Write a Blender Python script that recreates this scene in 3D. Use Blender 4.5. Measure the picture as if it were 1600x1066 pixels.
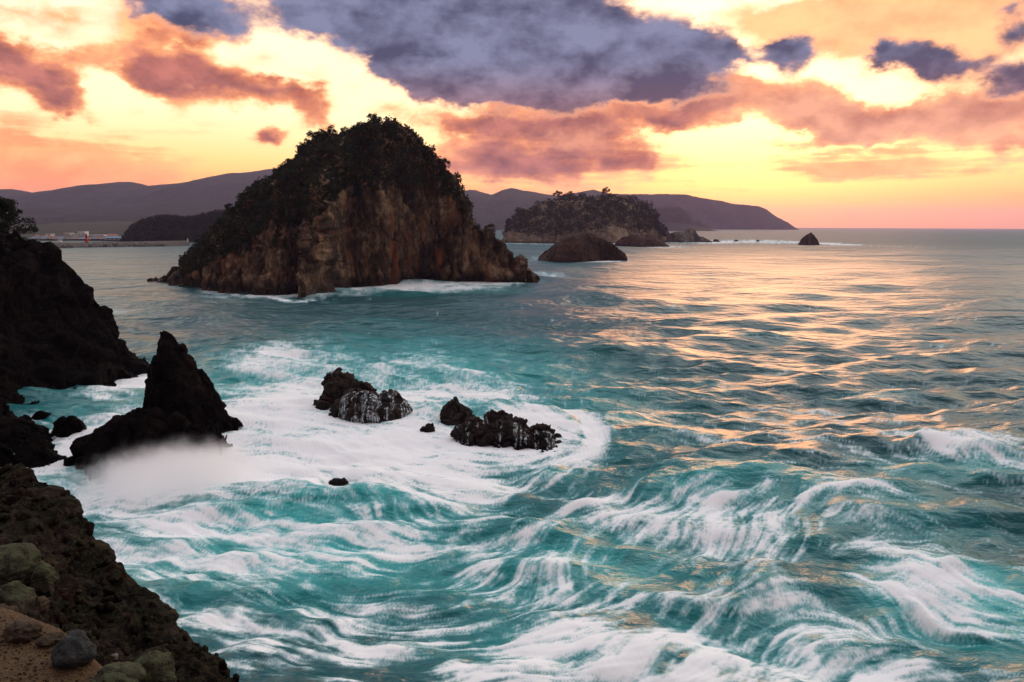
import bpy, bmesh, math, random
import numpy as np
from mathutils import Matrix, Vector

for o in list(bpy.data.objects):
    bpy.data.objects.remove(o, do_unlink=True)
SC = bpy.context.scene
COL = SC.collection
R = math.radians

# ------------------------------------------------------------------ camera
FPX = 1244.0                       # focal length in photograph pixels (1600 wide)
CAM_H = 20.0                       # metres above the sea
PITCH = math.atan(181.0 / FPX)     # looking slightly down
ROLL = 0.0050
cam_d = bpy.data.cameras.new('camera')
cam_d.sensor_width = 36.0
cam_d.lens = 36.0 * FPX / 1600.0
cam_d.clip_start = 0.1
cam_d.clip_end = 60000.0
cam = bpy.data.objects.new('camera', cam_d)
COL.objects.link(cam)
CM = Matrix.Rotation(math.pi / 2 - PITCH, 4, 'X') @ Matrix.Rotation(ROLL, 4, 'Z')
cam.matrix_world = Matrix.Translation((0, 0, CAM_H)) @ CM
SC.camera = cam
_R3 = np.array(CM.to_3x3())

def ray(px, py):
    d = _R3 @ np.array([(px - 800.0) / FPX, -(py - 533.0) / FPX, -1.0])
    return d / np.linalg.norm(d)
def at_z(px, py, z=0.0):           # point of the level z that is seen at px, py
    d = ray(px, py)
    t = (z - CAM_H) / d[2]
    return np.array([0, 0, CAM_H]) + d * t
def at_y(px, py, Y):               # point at depth Y
    d = ray(px, py)
    return np.array([0, 0, CAM_H]) + d * (Y / d[1])
def azel(px, py):
    d = ray(px, py)
    return math.atan2(d[0], d[1]), math.asin(d[2])

# ------------------------------------------------------------------ colour management
SC.view_settings.view_transform = 'Standard'
SC.view_settings.look = 'None'
SC.view_settings.gamma = 1.0
SC.view_settings.exposure = 0.7
SC.view_settings.use_curve_mapping = False
SC.cycles.use_denoising = True
SC.cycles.max_bounces = 10
SC.cycles.volume_bounces = 8
SC.cycles.transparent_max_bounces = 12
SC.cycles.sample_clamp_indirect = 4.0

# ------------------------------------------------------------------ node helper
class NT:
    def __init__(self, tree):
        self.t = tree; self.n = tree.nodes; self.l = tree.links
    def put(self, sock, v):
        if v is None: return
        if hasattr(v, 'is_linked') or isinstance(v, bpy.types.NodeSocket):
            self.l.new(v, sock)
        elif isinstance(v, (tuple, list)):
            if sock.type == 'RGBA' and len(v) == 3: v = (*v, 1.0)
            sock.default_value = v
        else:
            if sock.type == 'RGBA': v = (v, v, v, 1)
            elif sock.type == 'VECTOR': v = (v, v, v)
            sock.default_value = v
    def add(self, typ, **kw):
        nd = self.n.new(typ)
        for k, v in kw.items(): setattr(nd, k, v)
        return nd
    def m(self, op, a, b=None, c=None, clamp=False):
        nd = self.add('ShaderNodeMath', operation=op, use_clamp=clamp)
        for i, v in enumerate((a, b, c)): self.put(nd.inputs[i], v)
        return nd.outputs[0]
    def vm(self, op, a, b=None, c=None):
        nd = self.add('ShaderNodeVectorMath', operation=op)
        self.put(nd.inputs[0], a)
        if op == 'SCALE': self.put(nd.inputs['Scale'], b)
        else:
            if b is not None: self.put(nd.inputs[1], b)
            if c is not None: self.put(nd.inputs[2], c)
        return nd.outputs['Value'] if op in ('DOT_PRODUCT', 'LENGTH', 'DISTANCE') else nd.outputs[0]
    def xyz(self, v):
        nd = self.add('ShaderNodeSeparateXYZ'); self.put(nd.inputs[0], v); return nd.outputs
    def vec(self, x, y, z=0.0):
        nd = self.add('ShaderNodeCombineXYZ')
        for i, v in enumerate((x, y, z)): self.put(nd.inputs[i], v)
        return nd.outputs[0]
    def noise(self, v, scale, detail=4, rough=0.5, dist=0.0, color=False):
        nd = self.add('ShaderNodeTexNoise')
        self.put(nd.inputs['Vector'], v); self.put(nd.inputs['Scale'], scale)
        self.put(nd.inputs['Detail'], detail); self.put(nd.inputs['Roughness'], rough)
        self.put(nd.inputs['Distortion'], dist)
        return nd.outputs['Color'] if color else nd.outputs['Fac']
    def voronoi(self, v, scale, feature='F1', out='Distance', rnd=1.0):
        nd = self.add('ShaderNodeTexVoronoi', feature=feature)
        self.put(nd.inputs['Vector'], v); self.put(nd.inputs['Scale'], scale)
        self.put(nd.inputs['Randomness'], rnd)
        return nd.outputs[out]
    def ss(self, x, a, b, lo=0.0, hi=1.0):
        nd = self.add('ShaderNodeMapRange', interpolation_type='SMOOTHSTEP')
        for i, v in enumerate((x, a, b, lo, hi)): self.put(nd.inputs[i], v)
        return nd.outputs[0]
    def lin(self, x, a, b, lo=0.0, hi=1.0):
        nd = self.add('ShaderNodeMapRange')
        for i, v in enumerate((x, a, b, lo, hi)): self.put(nd.inputs[i], v)
        return nd.outputs[0]
    def mix(self, f, a, b, mode='MIX'):
        nd = self.add('ShaderNodeMix', data_type='RGBA', blend_type=mode)
        self.put(nd.inputs['Factor'], f) if not isinstance(f, float) else setattr(nd.inputs[0], 'default_value', f)
        if not isinstance(f, float):
            pass
        self.put(nd.inputs[6], a); self.put(nd.inputs[7], b)
        return nd.outputs[2]
    def ramp(self, x, stops, interp='LINEAR'):
        nd = self.add('ShaderNodeValToRGB')
        cr = nd.color_ramp; cr.interpolation = interp
        while len(cr.elements) < len(stops): cr.elements.new(0.5)
        for e, (p, c) in zip(cr.elements, stops):
            e.position = p; e.color = (*c, 1.0) if len(c) == 3 else c
        self.put(nd.inputs[0], x)
        return nd.outputs[0]

# ------------------------------------------------------------------ sky
SUN_AZ, SUN_EL = azel(1185, 235)
def build_world():
    w = bpy.data.worlds.new('World'); SC.world = w; w.use_nodes = True
    w.cycles.sampling_method = 'MANUAL'; w.cycles.sample_map_resolution = 512
    t = NT(w.node_tree); t.n.clear()
    out = t.add('ShaderNodeOutputWorld'); bg = t.add('ShaderNodeBackground')
    t.l.new(bg.outputs[0], out.inputs[0])
    D = t.vm('NORMALIZE', t.add('ShaderNodeTexCoord').outputs['Generated'])
    x, y, z = t.xyz(D)
    az = t.m('ARCTAN2', x, y); el = t.m('ARCSINE', z)
    P = t.vec(az, el, 0.0)
    Ds = t.vm('MULTIPLY', D, (1.0, 1.0, 1.7))
    wa = t.vm('SUBTRACT', t.noise(Ds, 7.0, 3, 0.55, color=True), (0.5, 0.5, 0.5))
    wb = t.vm('SUBTRACT', t.noise(Ds, 26.0, 5, 0.6, color=True), (0.5, 0.5, 0.5))
    Pw = t.vm('ADD', P, t.vm('ADD', t.vm('MULTIPLY', wa, (0.06, 0.04, 0)), t.vm('MULTIPLY', wb, (0.045, 0.035, 0))))
    n1 = t.noise(Ds, 9.0, 9, 0.60)
    sd = ray(1185, 235)
    off = t.vm('ADD', Ds, (sd[0] * 0.010 - 0.006, 0.0, -0.020))
    n2 = t.noise(off, 9.0, 6, 0.56)
    r1 = t.noise(t.vm('ADD', Ds, (7.0, 2.0, 0)), 10.0, 7, 0.58); r2 = t.noise(t.vm('ADD', Ds, (7.0 + sd[0] * 0.012, 2.0, -0.026)), 10.0, 6, 0.58)
    bars = t.m('SUBTRACT', t.noise(t.vm('MULTIPLY', D, (5.0, 5.0, 48.0)), 1.0, 5, 0.6), 0.5)
    big = t.noise(t.vm('ADD', Ds, (3.0, 0, 0)), 5.0, 2, 0.5)
    relief = t.m('ADD', t.m('MULTIPLY_ADD', t.m('SUBTRACT', n1, n2), 0.45, t.m('SUBTRACT', r1, r2)), t.m('MULTIPLY', t.m('SUBTRACT', big, 0.5), 0.55))

    wx, wy, _ = t.xyz(Pw)
    # three cloud kinds as a coarse chart over the sky: rows of ramps along azimuth, blended by elevation
    AZ = np.linspace(-0.68, 0.68, 32); EL = np.linspace(azel(800, 362)[1], azel(800, -60)[1], 18)
    def chart(lst):
        g = np.zeros((18, 32))
        for (cx, cy, rx, ry, rot, amp) in lst:
            a, e = azel(cx, cy); da = AZ[None, :] - a; de = EL[:, None] - e
            c_, s_ = math.cos(R(rot)), math.sin(R(rot))
            u = (da * c_ + de * s_) / (max(rx, 34) * .88 / FPX); v = (-da * s_ + de * c_) / (max(ry, 17) * .88 / FPX)
            g += amp * np.clip(1 - u * u - v * v, 0, 1)
        return np.clip(g * 0.5, 0, 1)
    SLATE = [(470, 10, 120, 60, -8, .9), (600, 55, 190, 85, -20, 1.0), (760, 60, 260, 110, -5, 1.1),
             (900, 80, 230, 110, 0, 1.1), (1020, 105, 150, 62, 0, 1.0), (1085, 55, 62, 62, 20, .7), (1120, 75, 80, 50, 0, .8), (800, 130, 260, 55, 0, .7),
             (700, 140, 150, 45, -15, .7), (1000, 150, 190, 36, 2, .7), (1225, 82, 68, 48, 0, 1.1),
             (285, 0, 140, 52, -10, 1.2), (1440, 98, 105, 32, -6, 1.15), (1392, 78, 44, 34, 0, .7),
             (1600, 125, 60, 36, 0, 1.0), (1605, 62, 36, 30, 0, .8), (1630, 0, 50, 50, 0, 1.0),
             (600, -75, 500, 90, 0, .9), (850, -80, 260, 70, 0, .8)]
    SALMON = [(40, 100, 95, 50, -15, 1.15), (90, 125, 66, 30, -15, .7), (225, 95, 90, 50, -10, 1.0), (325, 125, 150, 46, -6, 1.0),
              (450, 148, 110, 30, -5, .9), (280, 42, 100, 36, -12, .9), (590, 165, 60, 30, -4, .5),
              (740, 195, 130, 40, -6, .8), (900, 188, 230, 34, 0, 1.1), (1060, 196, 80, 26, 0, .7), (900, 238, 240, 30, 0, .9), (760, 258, 170, 44, 0, .8),
              (870, 280, 260, 26, 0, .6), (1130, 150, 85, 50, 0, 1.1), (1060, 165, 140, 44, 0, .6),
              (1262, 172, 80, 40, -22, 1.0), (1330, 195, 120, 42, -6, 1.0), (1440, 188, 150, 46, 0, .9), (1540, 178, 110, 55, 0, 1.0), (1570, 238, 110, 30, 0, .8),
              (1322, 150, 36, 36, 0, .8), (85, 180, 55, 16, -3, 1.3), (425, 210, 40, 16, -5, 1.2), (498, 186, 40, 20, -20, 1.1)]
    VEIL = [(60, 255, 240, 60, -4, 1.0), (240, 248, 110, 30, 8, .7), (60, 300, 320, 50, 0, .9),
            (1400, 20, 300, 80, 0, .9), (1500, 60, 250, 90, 0, .7), (1300, 245, 180, 30, 0, .7), (1480, 250, 220, 46, 0, .6),
            (700, 300, 340, 50, 0, .8), (960, 255, 180, 50, 0, .5), (230, 25, 110, 50, -20, .8), (30, 25, 90, 34, 0, .75), (140, 45, 90, 30, 0, .5), (470, 110, 120, 30, -20, .45), (1180, 20, 110, 40, 0, .5)]
    # broken cloud beyond the picture: the same kinds of cloud go on all round
    beyond = t.m('MAXIMUM', t.ss(el, 0.30, 0.55), t.m('MULTIPLY', t.ss(t.m('ABSOLUTE', az), 0.62, 0.9), 1.0))
    gen = t.m('MULTIPLY', t.ss(t.noise(D, 2.3, 5, 0.55), 0.42, 0.62), beyond)
    nn = t.m('SUBTRACT', n1, 0.5)
    cS, cM, cV = chart(SLATE), chart(SALMON), chart(VEIL)
    ta = t.lin(wx, AZ[0], AZ[-1]); te = t.lin(wy, EL[0], EL[-1], 0.0, 17.0)
    acc = None
    for r in range(18):
        row = t.ramp(ta, [(k / 31.0, (cS[r, k], cM[r, k], cV[r, k])) for k in range(32)], 'EASE')
        acc = row if acc is None else t.mix(t.m('SUBTRACT', te, r - 1.0, clamp=True), acc, row)
    fS, fM, fV = t.xyz(t.vm('SCALE', acc, 2.0))
    dS = t.m('MULTIPLY_ADD', nn, 2.1, t.m('ADD', fS, t.m('MULTIPLY', gen, 0.5)))
    dM = t.m('MULTIPLY_ADD', nn, 2.1, t.m('ADD', fM, t.m('MULTIPLY', gen, 0.3)))
    lowf = t.ss(el, 0.20, 0.11)
    bw = t.m('MULTIPLY', t.ss(el, 0.16, 0.07), bars)
    dM = t.m('MULTIPLY_ADD', bw, 1.3, dM)
    dV = t.m('MULTIPLY_ADD', bw, 2.8, t.m('MULTIPLY_ADD', nn, 1.5, fV))

    # clear sky between the clouds
    sunv = tuple(ray(1185, 235))
    cs = t.vm('DOT_PRODUCT', D, sunv)
    base = t.ramp(t.lin(el, 0.0, 1.5), [
        (0.000, (1.00, 0.25, 0.035)), (0.022, (1.02, 0.35, 0.06)), (0.050, (1.05, 0.62, 0.20)),
        (0.085, (1.00, 0.80, 0.46)), (0.17, (0.98, 0.84, 0.58)), (0.30, (1.02, 1.05, 1.08)), (1.0, (1.10, 1.25, 1.38))])
    sky = t.add('ShaderNodeTexSky', sky_type='NISHITA', sun_disc=False)
    sky.sun_elevation = SUN_EL; sky.sun_rotation = SUN_AZ; sky.dust_density = 3.0
    base = t.mix(0.9, t.vm('SCALE', sky.outputs[0], 0.1), base)
    # the side away from the sunset is dim and blue
    back = t.ss(cs, 0.78, -0.35)
    base = t.mix(back, base, (0.12, 0.14, 0.19))
    gl = t.m('POWER', t.m('MAXIMUM', cs, 0.0), 60.0)
    base = t.mix(1.0, base, t.vm('SCALE', (0.22, 0.07, 0.01), gl), 'ADD')
    # colours of the clouds
    rl = t.m('MULTIPLY_ADD', relief, 3.6, 0.42, clamp=True)
    s_dark = t.mix(lowf, (0.036, 0.043, 0.085), (0.082, 0.040, 0.056))
    s_lite = t.mix(lowf, (0.155, 0.17, 0.265), (0.31, 0.145, 0.14))
    s_body = t.mix(t.m('SUBTRACT', 0.92, rl, clamp=True), s_dark, s_lite)
    s_body = t.mix(t.ss(el, 0.32, 0.75), s_body, (0.62, 0.69, 0.76))
    s_body = t.mix(back, s_body, (0.11, 0.13, 0.18))
    s_col = t.mix(t.ss(dS, 0.26, 0.85), (0.95, 0.42, 0.20), s_body)
    m_dark = t.mix(t.ss(dM, 0.55, 1.25), (0.42, 0.105, 0.045), (0.13, 0.038, 0.040))
    m_lite = t.mix(t.ss(dM, 0.55, 1.25), (0.88, 0.34, 0.14), (0.42, 0.135, 0.095))
    m_body = t.mix(rl, m_dark, m_lite)
    gl2 = t.m('MULTIPLY', t.ss(az, 0.17, 0.36), 0.40)
    m_body = t.mix(gl2, m_body, t.mix(rl, (0.72, 0.26, 0.13), (1.0, 0.52, 0.27)))
    m_body = t.mix(back, m_body, (0.15, 0.16, 0.22))
    m_col = t.mix(t.ss(dM, 0.30, 0.80), (1.05, 0.52, 0.20), m_body)
    v_col = t.mix(rl, (0.84, 0.24, 0.085), (1.0, 0.40, 0.15))
    c = t.mix(t.m('MULTIPLY', t.ss(dV, 0.12, 0.75), 0.88), base, v_col)
    c = t.mix(t.ss(dM, 0.22, 0.68), c, m_col)
    c = t.mix(t.ss(dS, 0.20, 0.74), c, s_col)
    c = t.mix(t.ss(el, 0.0, -0.06), c, (0.05, 0.09, 0.11))
    t.l.new(t.vm('SCALE', c, 10.0), bg.inputs['Color'])
    bg.inputs['Strength'].default_value = 0.1
build_world()

# ------------------------------------------------------------------ sun, veiled by cloud
sl = bpy.data.lights.new('sun', 'SUN')
sl.energy = 0.5; sl.angle = R(22); sl.color = (1.0, 0.46, 0.21)
sun = bpy.data.objects.new('sun', sl); COL.objects.link(sun)
sun.location = (0, 0, 900)
sun.rotation_euler = Vector(-ray(1185, 235)).to_track_quat('-Z', 'Y').to_euler()

# ================================================================== helpers
RNG = np.random.default_rng(7)
_perm = RNG.permutation(256).astype(np.int32); _perm = np.concatenate([_perm, _perm, _perm])
_grad = RNG.normal(size=(256, 3)).astype(np.float32); _grad /= np.linalg.norm(_grad, axis=1)[:, None]
_rnd = RNG.random((256, 4)).astype(np.float32)

def pnoise(p):
    p = np.asarray(p, np.float32)
    i = np.floor(p).astype(np.int32); f = p - i
    i &= 255
    u = f * f * f * (f * (f * 6 - 15) + 10)
    out = 0
    for dx in (0, 1):
        wx = u[:, 0] if dx else 1 - u[:, 0]
        a = _perm[(i[:, 0] + dx)]
        for dy in (0, 1):
            wy = u[:, 1] if dy else 1 - u[:, 1]
            b = _perm[a + ((i[:, 1] + dy) & 255)]
            for dz in (0, 1):
                wz = u[:, 2] if dz else 1 - u[:, 2]
                g = _grad[_perm[b + ((i[:, 2] + dz) & 255)]]
                dt = g[:, 0] * (f[:, 0] - dx) + g[:, 1] * (f[:, 1] - dy) + g[:, 2] * (f[:, 2] - dz)
                out = out + wx * wy * wz * dt
    return out * 1.4

def fbm(p, octv=4, gain=0.5, ridged=False):
    p = np.asarray(p, np.float32); s = 0; a = 1.0; tot = 0
    for k in range(octv):
        n = pnoise(p * (2.03 ** k) + 17.3 * k)
        if ridged: n = 1 - 2 * np.abs(n)
        s = s + a * n; tot += a; a *= gain
    return s / tot

def worley(p):
    p = np.asarray(p, np.float32)
    i = np.floor(p).astype(np.int32); f = p - i
    f1 = np.full(len(p), 9.0, np.float32); f2 = f1.copy(); cr = np.zeros(len(p), np.float32)
    for dx in (-1, 0, 1):
        a = _perm[(i[:, 0] + dx) & 255]
        for dy in (-1, 0, 1):
            b = _perm[a + ((i[:, 1] + dy) & 255)]
            for dz in (-1, 0, 1):
                h = _perm[b + ((i[:, 2] + dz) & 255)]
                r = _rnd[h]
                d = (dx + r[:, 0] - f[:, 0]) ** 2 + (dy + r[:, 1] - f[:, 1]) ** 2 + (dz + r[:, 2] - f[:, 2]) ** 2
                m = d < f1
                f2 = np.where(m, f1, np.minimum(f2, d)); cr = np.where(m, r[:, 3], cr); f1 = np.where(m, d, f1)
    return np.sqrt(f1), np.sqrt(f2), cr

def sstep(x, a, b):
    t = np.clip((x - a) / (b - a), 0, 1); return t * t * (3 - 2 * t)

# ------------------------------------------------------------------ objects
def link(o, parent=None):
    COL.objects.link(o)
    if parent is not None: o.parent = parent
    return o
def tag(o, label=None, cat=None, group=None, kind=None):
    if label: o['label'] = label
    if cat: o['category'] = cat
    if group: o['group'] = group
    if kind: o['kind'] = kind
    return o
def empty(name, loc=(0, 0, 0), rz=0.0):
    o = bpy.data.objects.new(name, None); link(o)
    o.location = loc; o.rotation_euler = (0, 0, rz); o.empty_display_size = 0.3
    return o
def raw_mesh(name, V, F, mat, smooth=True):
    """V (n,3) array, F (m,k) array of one face size (or a list of such arrays)"""
    me = bpy.data.meshes.new(name)
    Fs = F if isinstance(F, list) else [F]
    Fs = [np.asarray(f, np.int32) for f in Fs if len(f)]
    me.vertices.add(len(V)); me.vertices.foreach_set('co', np.asarray(V, np.float32).ravel())
    idx = np.concatenate([f.ravel() for f in Fs]); tot = np.concatenate([np.full(len(f), f.shape[1], np.int32) for f in Fs])
    st = np.concatenate([[0], np.cumsum(tot)[:-1]]).astype(np.int32)
    me.loops.add(len(idx)); me.loops.foreach_set('vertex_index', idx)
    me.polygons.add(len(tot)); me.polygons.foreach_set('loop_start', st)
    try: me.polygons.foreach_set('loop_total', tot)
    except Exception: pass
    me.polygons.foreach_set('use_smooth', np.full(len(tot), smooth))
    me.update(calc_edges=True)
    if mat is not None: me.materials.append(mat)
    return me
def obj(name, me, parent=None):
    return link(bpy.data.objects.new(name, me), parent)
def attr(me, name, arr):
    a = me.attributes.new(name, 'FLOAT', 'POINT'); a.data.foreach_set('value', np.asarray(arr, np.float32).ravel())
def grid_faces(n, m, wrap=False):
    a = np.arange(n * m, dtype=np.int32).reshape(n, m)
    if wrap: a = np.concatenate([a, a[:, :1]], 1)
    return np.stack([a[:-1, :-1], a[:-1, 1:], a[1:, 1:], a[1:, :-1]], -1).reshape(-1, 4)
def grid_normals(V):
    du = np.gradient(V, axis=0); dv = np.gradient(V, axis=1)
    n = np.cross(dv, du); l = np.linalg.norm(n, axis=2, keepdims=True); return n / np.maximum(l, 1e-9)

class MB:                                   # collects simple solids into one mesh
    def __init__(self): self.v = []; self.f = []
    def face(self, pts):
        k = len(self.v); self.v += [tuple(p) for p in pts]; self.f.append(tuple(range(k, k + len(pts))))
    def box(self, c, s, rz=0.0):
        x, y, z = [q / 2 for q in s]; k = len(self.v); co, si = math.cos(rz), math.sin(rz)
        for dx, dy, dz in ((-x,-y,-z),(x,-y,-z),(x,y,-z),(-x,y,-z),(-x,-y,z),(x,-y,z),(x,y,z),(-x,y,z)):
            self.v.append((c[0] + dx * co - dy * si, c[1] + dx * si + dy * co, c[2] + dz))
        for q in ((0,3,2,1),(4,5,6,7),(0,1,5,4),(1,2,6,5),(2,3,7,6),(3,0,4,7)): self.f.append(tuple(k + i for i in q))
    def tube(self, pts, rad, n=8):
        k0 = len(self.v); pts = [Vector(p) for p in pts]
        for i, p in enumerate(pts):
            d = (pts[min(i + 1, len(pts) - 1)] - pts[max(i - 1, 0)]).normalized()
            a = d.cross(Vector((0.31, 0.95, 0.1))).normalized(); b = d.cross(a)
            r = rad[i]
            for j in range(n):
                t = 2 * math.pi * j / n; self.v.append(tuple(p + a * (r * math.cos(t)) + b * (r * math.sin(t))))
        for i in range(len(pts) - 1):
            for j in range(n):
                j2 = (j + 1) % n; self.f.append((k0 + i * n + j, k0 + i * n + j2, k0 + (i + 1) * n + j2, k0 + (i + 1) * n + j))
        self.f.append(tuple(k0 + j for j in reversed(range(n)))); self.f.append(tuple(k0 + (len(pts) - 1) * n + j for j in range(n)))
    def mesh(self, name, mat, smooth=False):
        me = bpy.data.meshes.new(name); me.from_pydata(self.v, [], self.f)
        if smooth: me.polygons.foreach_set('use_smooth', [True] * len(me.polygons))
        me.materials.append(mat); me.update(); return me
    def build(self, name, mat, parent=None, smooth=False):
        return obj(name, self.mesh(name, mat, smooth), parent)

# ------------------------------------------------------------------ materials
def new_mat(name):
    m = bpy.data.materials.new(name); m.use_nodes = True
    t = NT(m.node_tree); b = t.n['Principled BSDF']; return m, t, b
def plain(name, col, rough=0.7, var=0.25, scale=0.6):
    m, t, b = new_mat(name)
    pos = t.add('ShaderNodeNewGeometry').outputs['Position']
    f = t.noise(pos, scale, 4, 0.6)
    t.put(b.inputs['Base Color'], t.mix(f, tuple(c * (1 - var) for c in col), tuple(min(1, c * (1 + var)) for c in col)))
    t.put(b.inputs['Roughness'], rough); return m
def rock_material(name, dark, mid, lite, scale, stain=None, stain_amt=0.0, wet_z=1.2, vstretch=1.0, bump=0.4, pale=None, pale_amt=0.0, lichen=None, lichen_amt=0.0, rough=0.8, wet_band=1.6, spec=0.12):
    m, t, b = new_mat(name)
    geo = t.add('ShaderNodeNewGeometry'); pos = geo.outputs['Position']
    p = t.vm('MULTIPLY', pos, (1 / scale, 1 / scale, 1 / scale / vstretch))
    n1 = t.noise(p, 0.35, 6, 0.6); n2 = t.noise(p, 1.9, 7, 0.65)
    c = t.ramp(t.m('MULTIPLY_ADD', t.m('SUBTRACT', n2, 0.5), 0.7, n1), [(0.30, dark), (0.50, mid), (0.68, lite)])
    if stain is not None:
        ps = t.vm('MULTIPLY', pos, (1 / scale, 1 / scale, 0.22 / scale))
        c = t.mix(t.m('MULTIPLY', t.ss(t.noise(ps, 0.8, 5, 0.6), 0.54, 0.70), stain_amt), c, stain)
    if pale is not None:
        c = t.mix(t.m('MULTIPLY', t.ss(t.noise(p, 1.1, 6, 0.7), 0.62, 0.72), pale_amt), c, pale)
    if lichen is not None:
        up = t.ss(t.xyz(geo.outputs['Normal'])[2], 0.1, 0.7)
        lf = t.m('MULTIPLY', t.ss(t.noise(p, 2.3, 6, 0.7), 0.42, 0.58), up)
        c = t.mix(t.m('MULTIPLY', lf, lichen_amt), c, lichen)
    crack = t.voronoi(t.vm('ADD', p, t.vm('SCALE', t.noise(p, 1.5, 3, color=True), 0.5)), 1.3, 'DISTANCE_TO_EDGE')
    ck = t.ss(crack, 0.0, 0.05)
    rg = rough
    if wet_z is not None:
        wet = t.ss(t.m('MULTIPLY_ADD', t.m('SUBTRACT', n1, 0.5), wet_band, t.xyz(pos)[2]), wet_z + wet_band * .35, wet_z - wet_band * .35)
        c = t.mix(t.m('MULTIPLY', wet, 0.65), c, tuple(q * 0.45 for q in dark))
        rg = t.lin(wet, 0, 1, rough, 0.42)
    t.put(b.inputs['Base Color'], c); t.put(b.inputs['Roughness'], rg); b.inputs['Specular IOR Level'].default_value = spec
    hgt = t.m('ADD', t.m('MULTIPLY', n2, 1.0), t.m('ADD', t.m('MULTIPLY', ck, 0.25), t.m('MULTIPLY', t.noise(p, 7.0, 5, 0.7), 0.35)))
    bp = t.add('ShaderNodeBump'); bp.inputs['Strength'].default_value = bump; bp.inputs['Distance'].default_value = scale * 0.5
    t.l.new(hgt, bp.inputs['Height']); t.l.new(bp.outputs[0], b.inputs['Normal'])
    return m
def leaf_material(name, c1, c2):
    m, t, b = new_mat(name)
    oi = t.add('ShaderNodeObjectInfo'); pos = t.add('ShaderNodeNewGeometry').outputs['Position']
    f = t.m('MULTIPLY_ADD', oi.outputs['Random'], 0.5, t.m('MULTIPLY', t.noise(pos, 0.35, 3), 0.6), clamp=True)
    t.put(b.inputs['Base Color'], t.mix(f, c1, c2)); b.inputs['Roughness'].default_value = 0.7
    b.inputs['Specular IOR Level'].default_value = 0.15
    tr = t.add('ShaderNodeBsdfTranslucent'); t.put(tr.inputs['Color'], t.mix(f, c1, c2))
    mx = t.add('ShaderNodeMixShader'); mx.inputs[0].default_value = 0.15
    t.l.new(b.outputs[0], mx.inputs[1]); t.l.new(tr.outputs[0], mx.inputs[2])
    t.l.new(mx.outputs[0], t.n['Material Output'].inputs['Surface']); return m

# ------------------------------------------------------------------ rock masses
def crag(P, N, amp, scale, vst=1.0, seed=0.0, small=True):
    q = P / scale; q = q * np.array([1, 1, 1 / vst]) + seed
    q = q + 0.35 * np.stack([pnoise(q * 1.3 + 5), pnoise(q * 1.3 + 31), 0.4 * pnoise(q * 1.3 + 77)], 1)
    f1, f2, cr = worley(q)
    e = np.minimum(1, (f2 - f1) / 0.16)
    d = amp * ((cr - 0.45) * e * 1.3 - 0.45 * (1 - e) + 0.25 * fbm(q * 0.8, 3))
    q2 = q * 2.9 + 9.1
    f1, f2, cr = worley(q2); e = np.minimum(1, (f2 - f1) / 0.2)
    d = d + amp * 0.34 * ((cr - 0.45) * e - 0.4 * (1 - e))
    if small: d = d + amp * 0.16 * fbm(q * 6.0, 4, 0.6, True)
    return P + N * d[:, None]

def loft(sil, water, Yr, back, front, nx, nf, nb, zb=-2.0, backp=((0, 1), (.25, .86), (.6, .5), (.85, .2), (1, 0))):
    """ridge body: sil = skyline pixels at depth Yr, water = waterline pixels, front = profile from waterline (0,0) to ridge (1,1)"""
    if callable(Yr): S = np.array([at_y(a, b, Yr(a)) for a, b in sil])
    else: S = np.array([at_y(a, b, Yr) for a, b in sil])
    W = np.array([at_z(a, b) for a, b in water])
    x = np.maximum.accumulate(S[:, 0] + np.arange(len(S)) * 1e-4)
    arc = np.concatenate([[0], np.cumsum(np.hypot(np.diff(x), np.diff(S[:, 2])))])
    t = np.linspace(0, arc[-1], nx)
    X = np.interp(t, arc, x); H = np.interp(t, arc, S[:, 2]); YR = np.interp(t, arc, S[:, 1])
    o = np.argsort(W[:, 0]); YF = np.interp(X, W[o, 0], W[o, 1])
    YF = np.minimum(YF, YR - 0.05 * back)
    H = np.maximum(H, zb + 0.3)
    fp = np.array(front, float); bp = np.array(backp, float)
    def resample(p, n):
        a = np.concatenate([[0], np.cumsum(np.hypot(np.diff(p[:, 0]), np.diff(p[:, 1])))]); s = np.linspace(0, a[-1], n)
        return np.interp(s, a, p[:, 0]), np.interp(s, a, p[:, 1])
    fy, fz = resample(fp, nf); by, bz = resample(bp, nb)
    taper = np.clip((H - zb) / max(1e-3, (H.max() - zb)), 0.12, 1) ** 0.6
    Y = np.concatenate([YF[:, None] + (YR - YF)[:, None] * fy[None], YR[:, None] + (back * taper)[:, None] * by[None, 1:]], 1)
    Z = np.concatenate([zb + (H - zb)[:, None] * fz[None], zb + (H - zb)[:, None] * bz[None, 1:]], 1)
    V = np.stack([np.repeat(X[:, None], Y.shape[1], 1), Y, Z], 2)
    return V
def rock_mesh(name, V, mat, amp, scale, vst=1.0, seed=0.0, small=True, soft=None):
    n, m, _ = V.shape
    N = grid_normals(V).reshape(-1, 3)
    if np.mean(N[:, 2]) < 0: N = -N
    P = V.reshape(-1, 3)
    if soft: 
        P = P + N * (soft[0] * fbm(P / soft[1] + seed * 3.1, 4))[:, None]
    P = crag(P, N, amp, scale, vst, seed, small)
    me = raw_mesh(name, P, grid_faces(n, m), mat)
    return me, P, N
def center_at(o_list, base):
    pass

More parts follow.
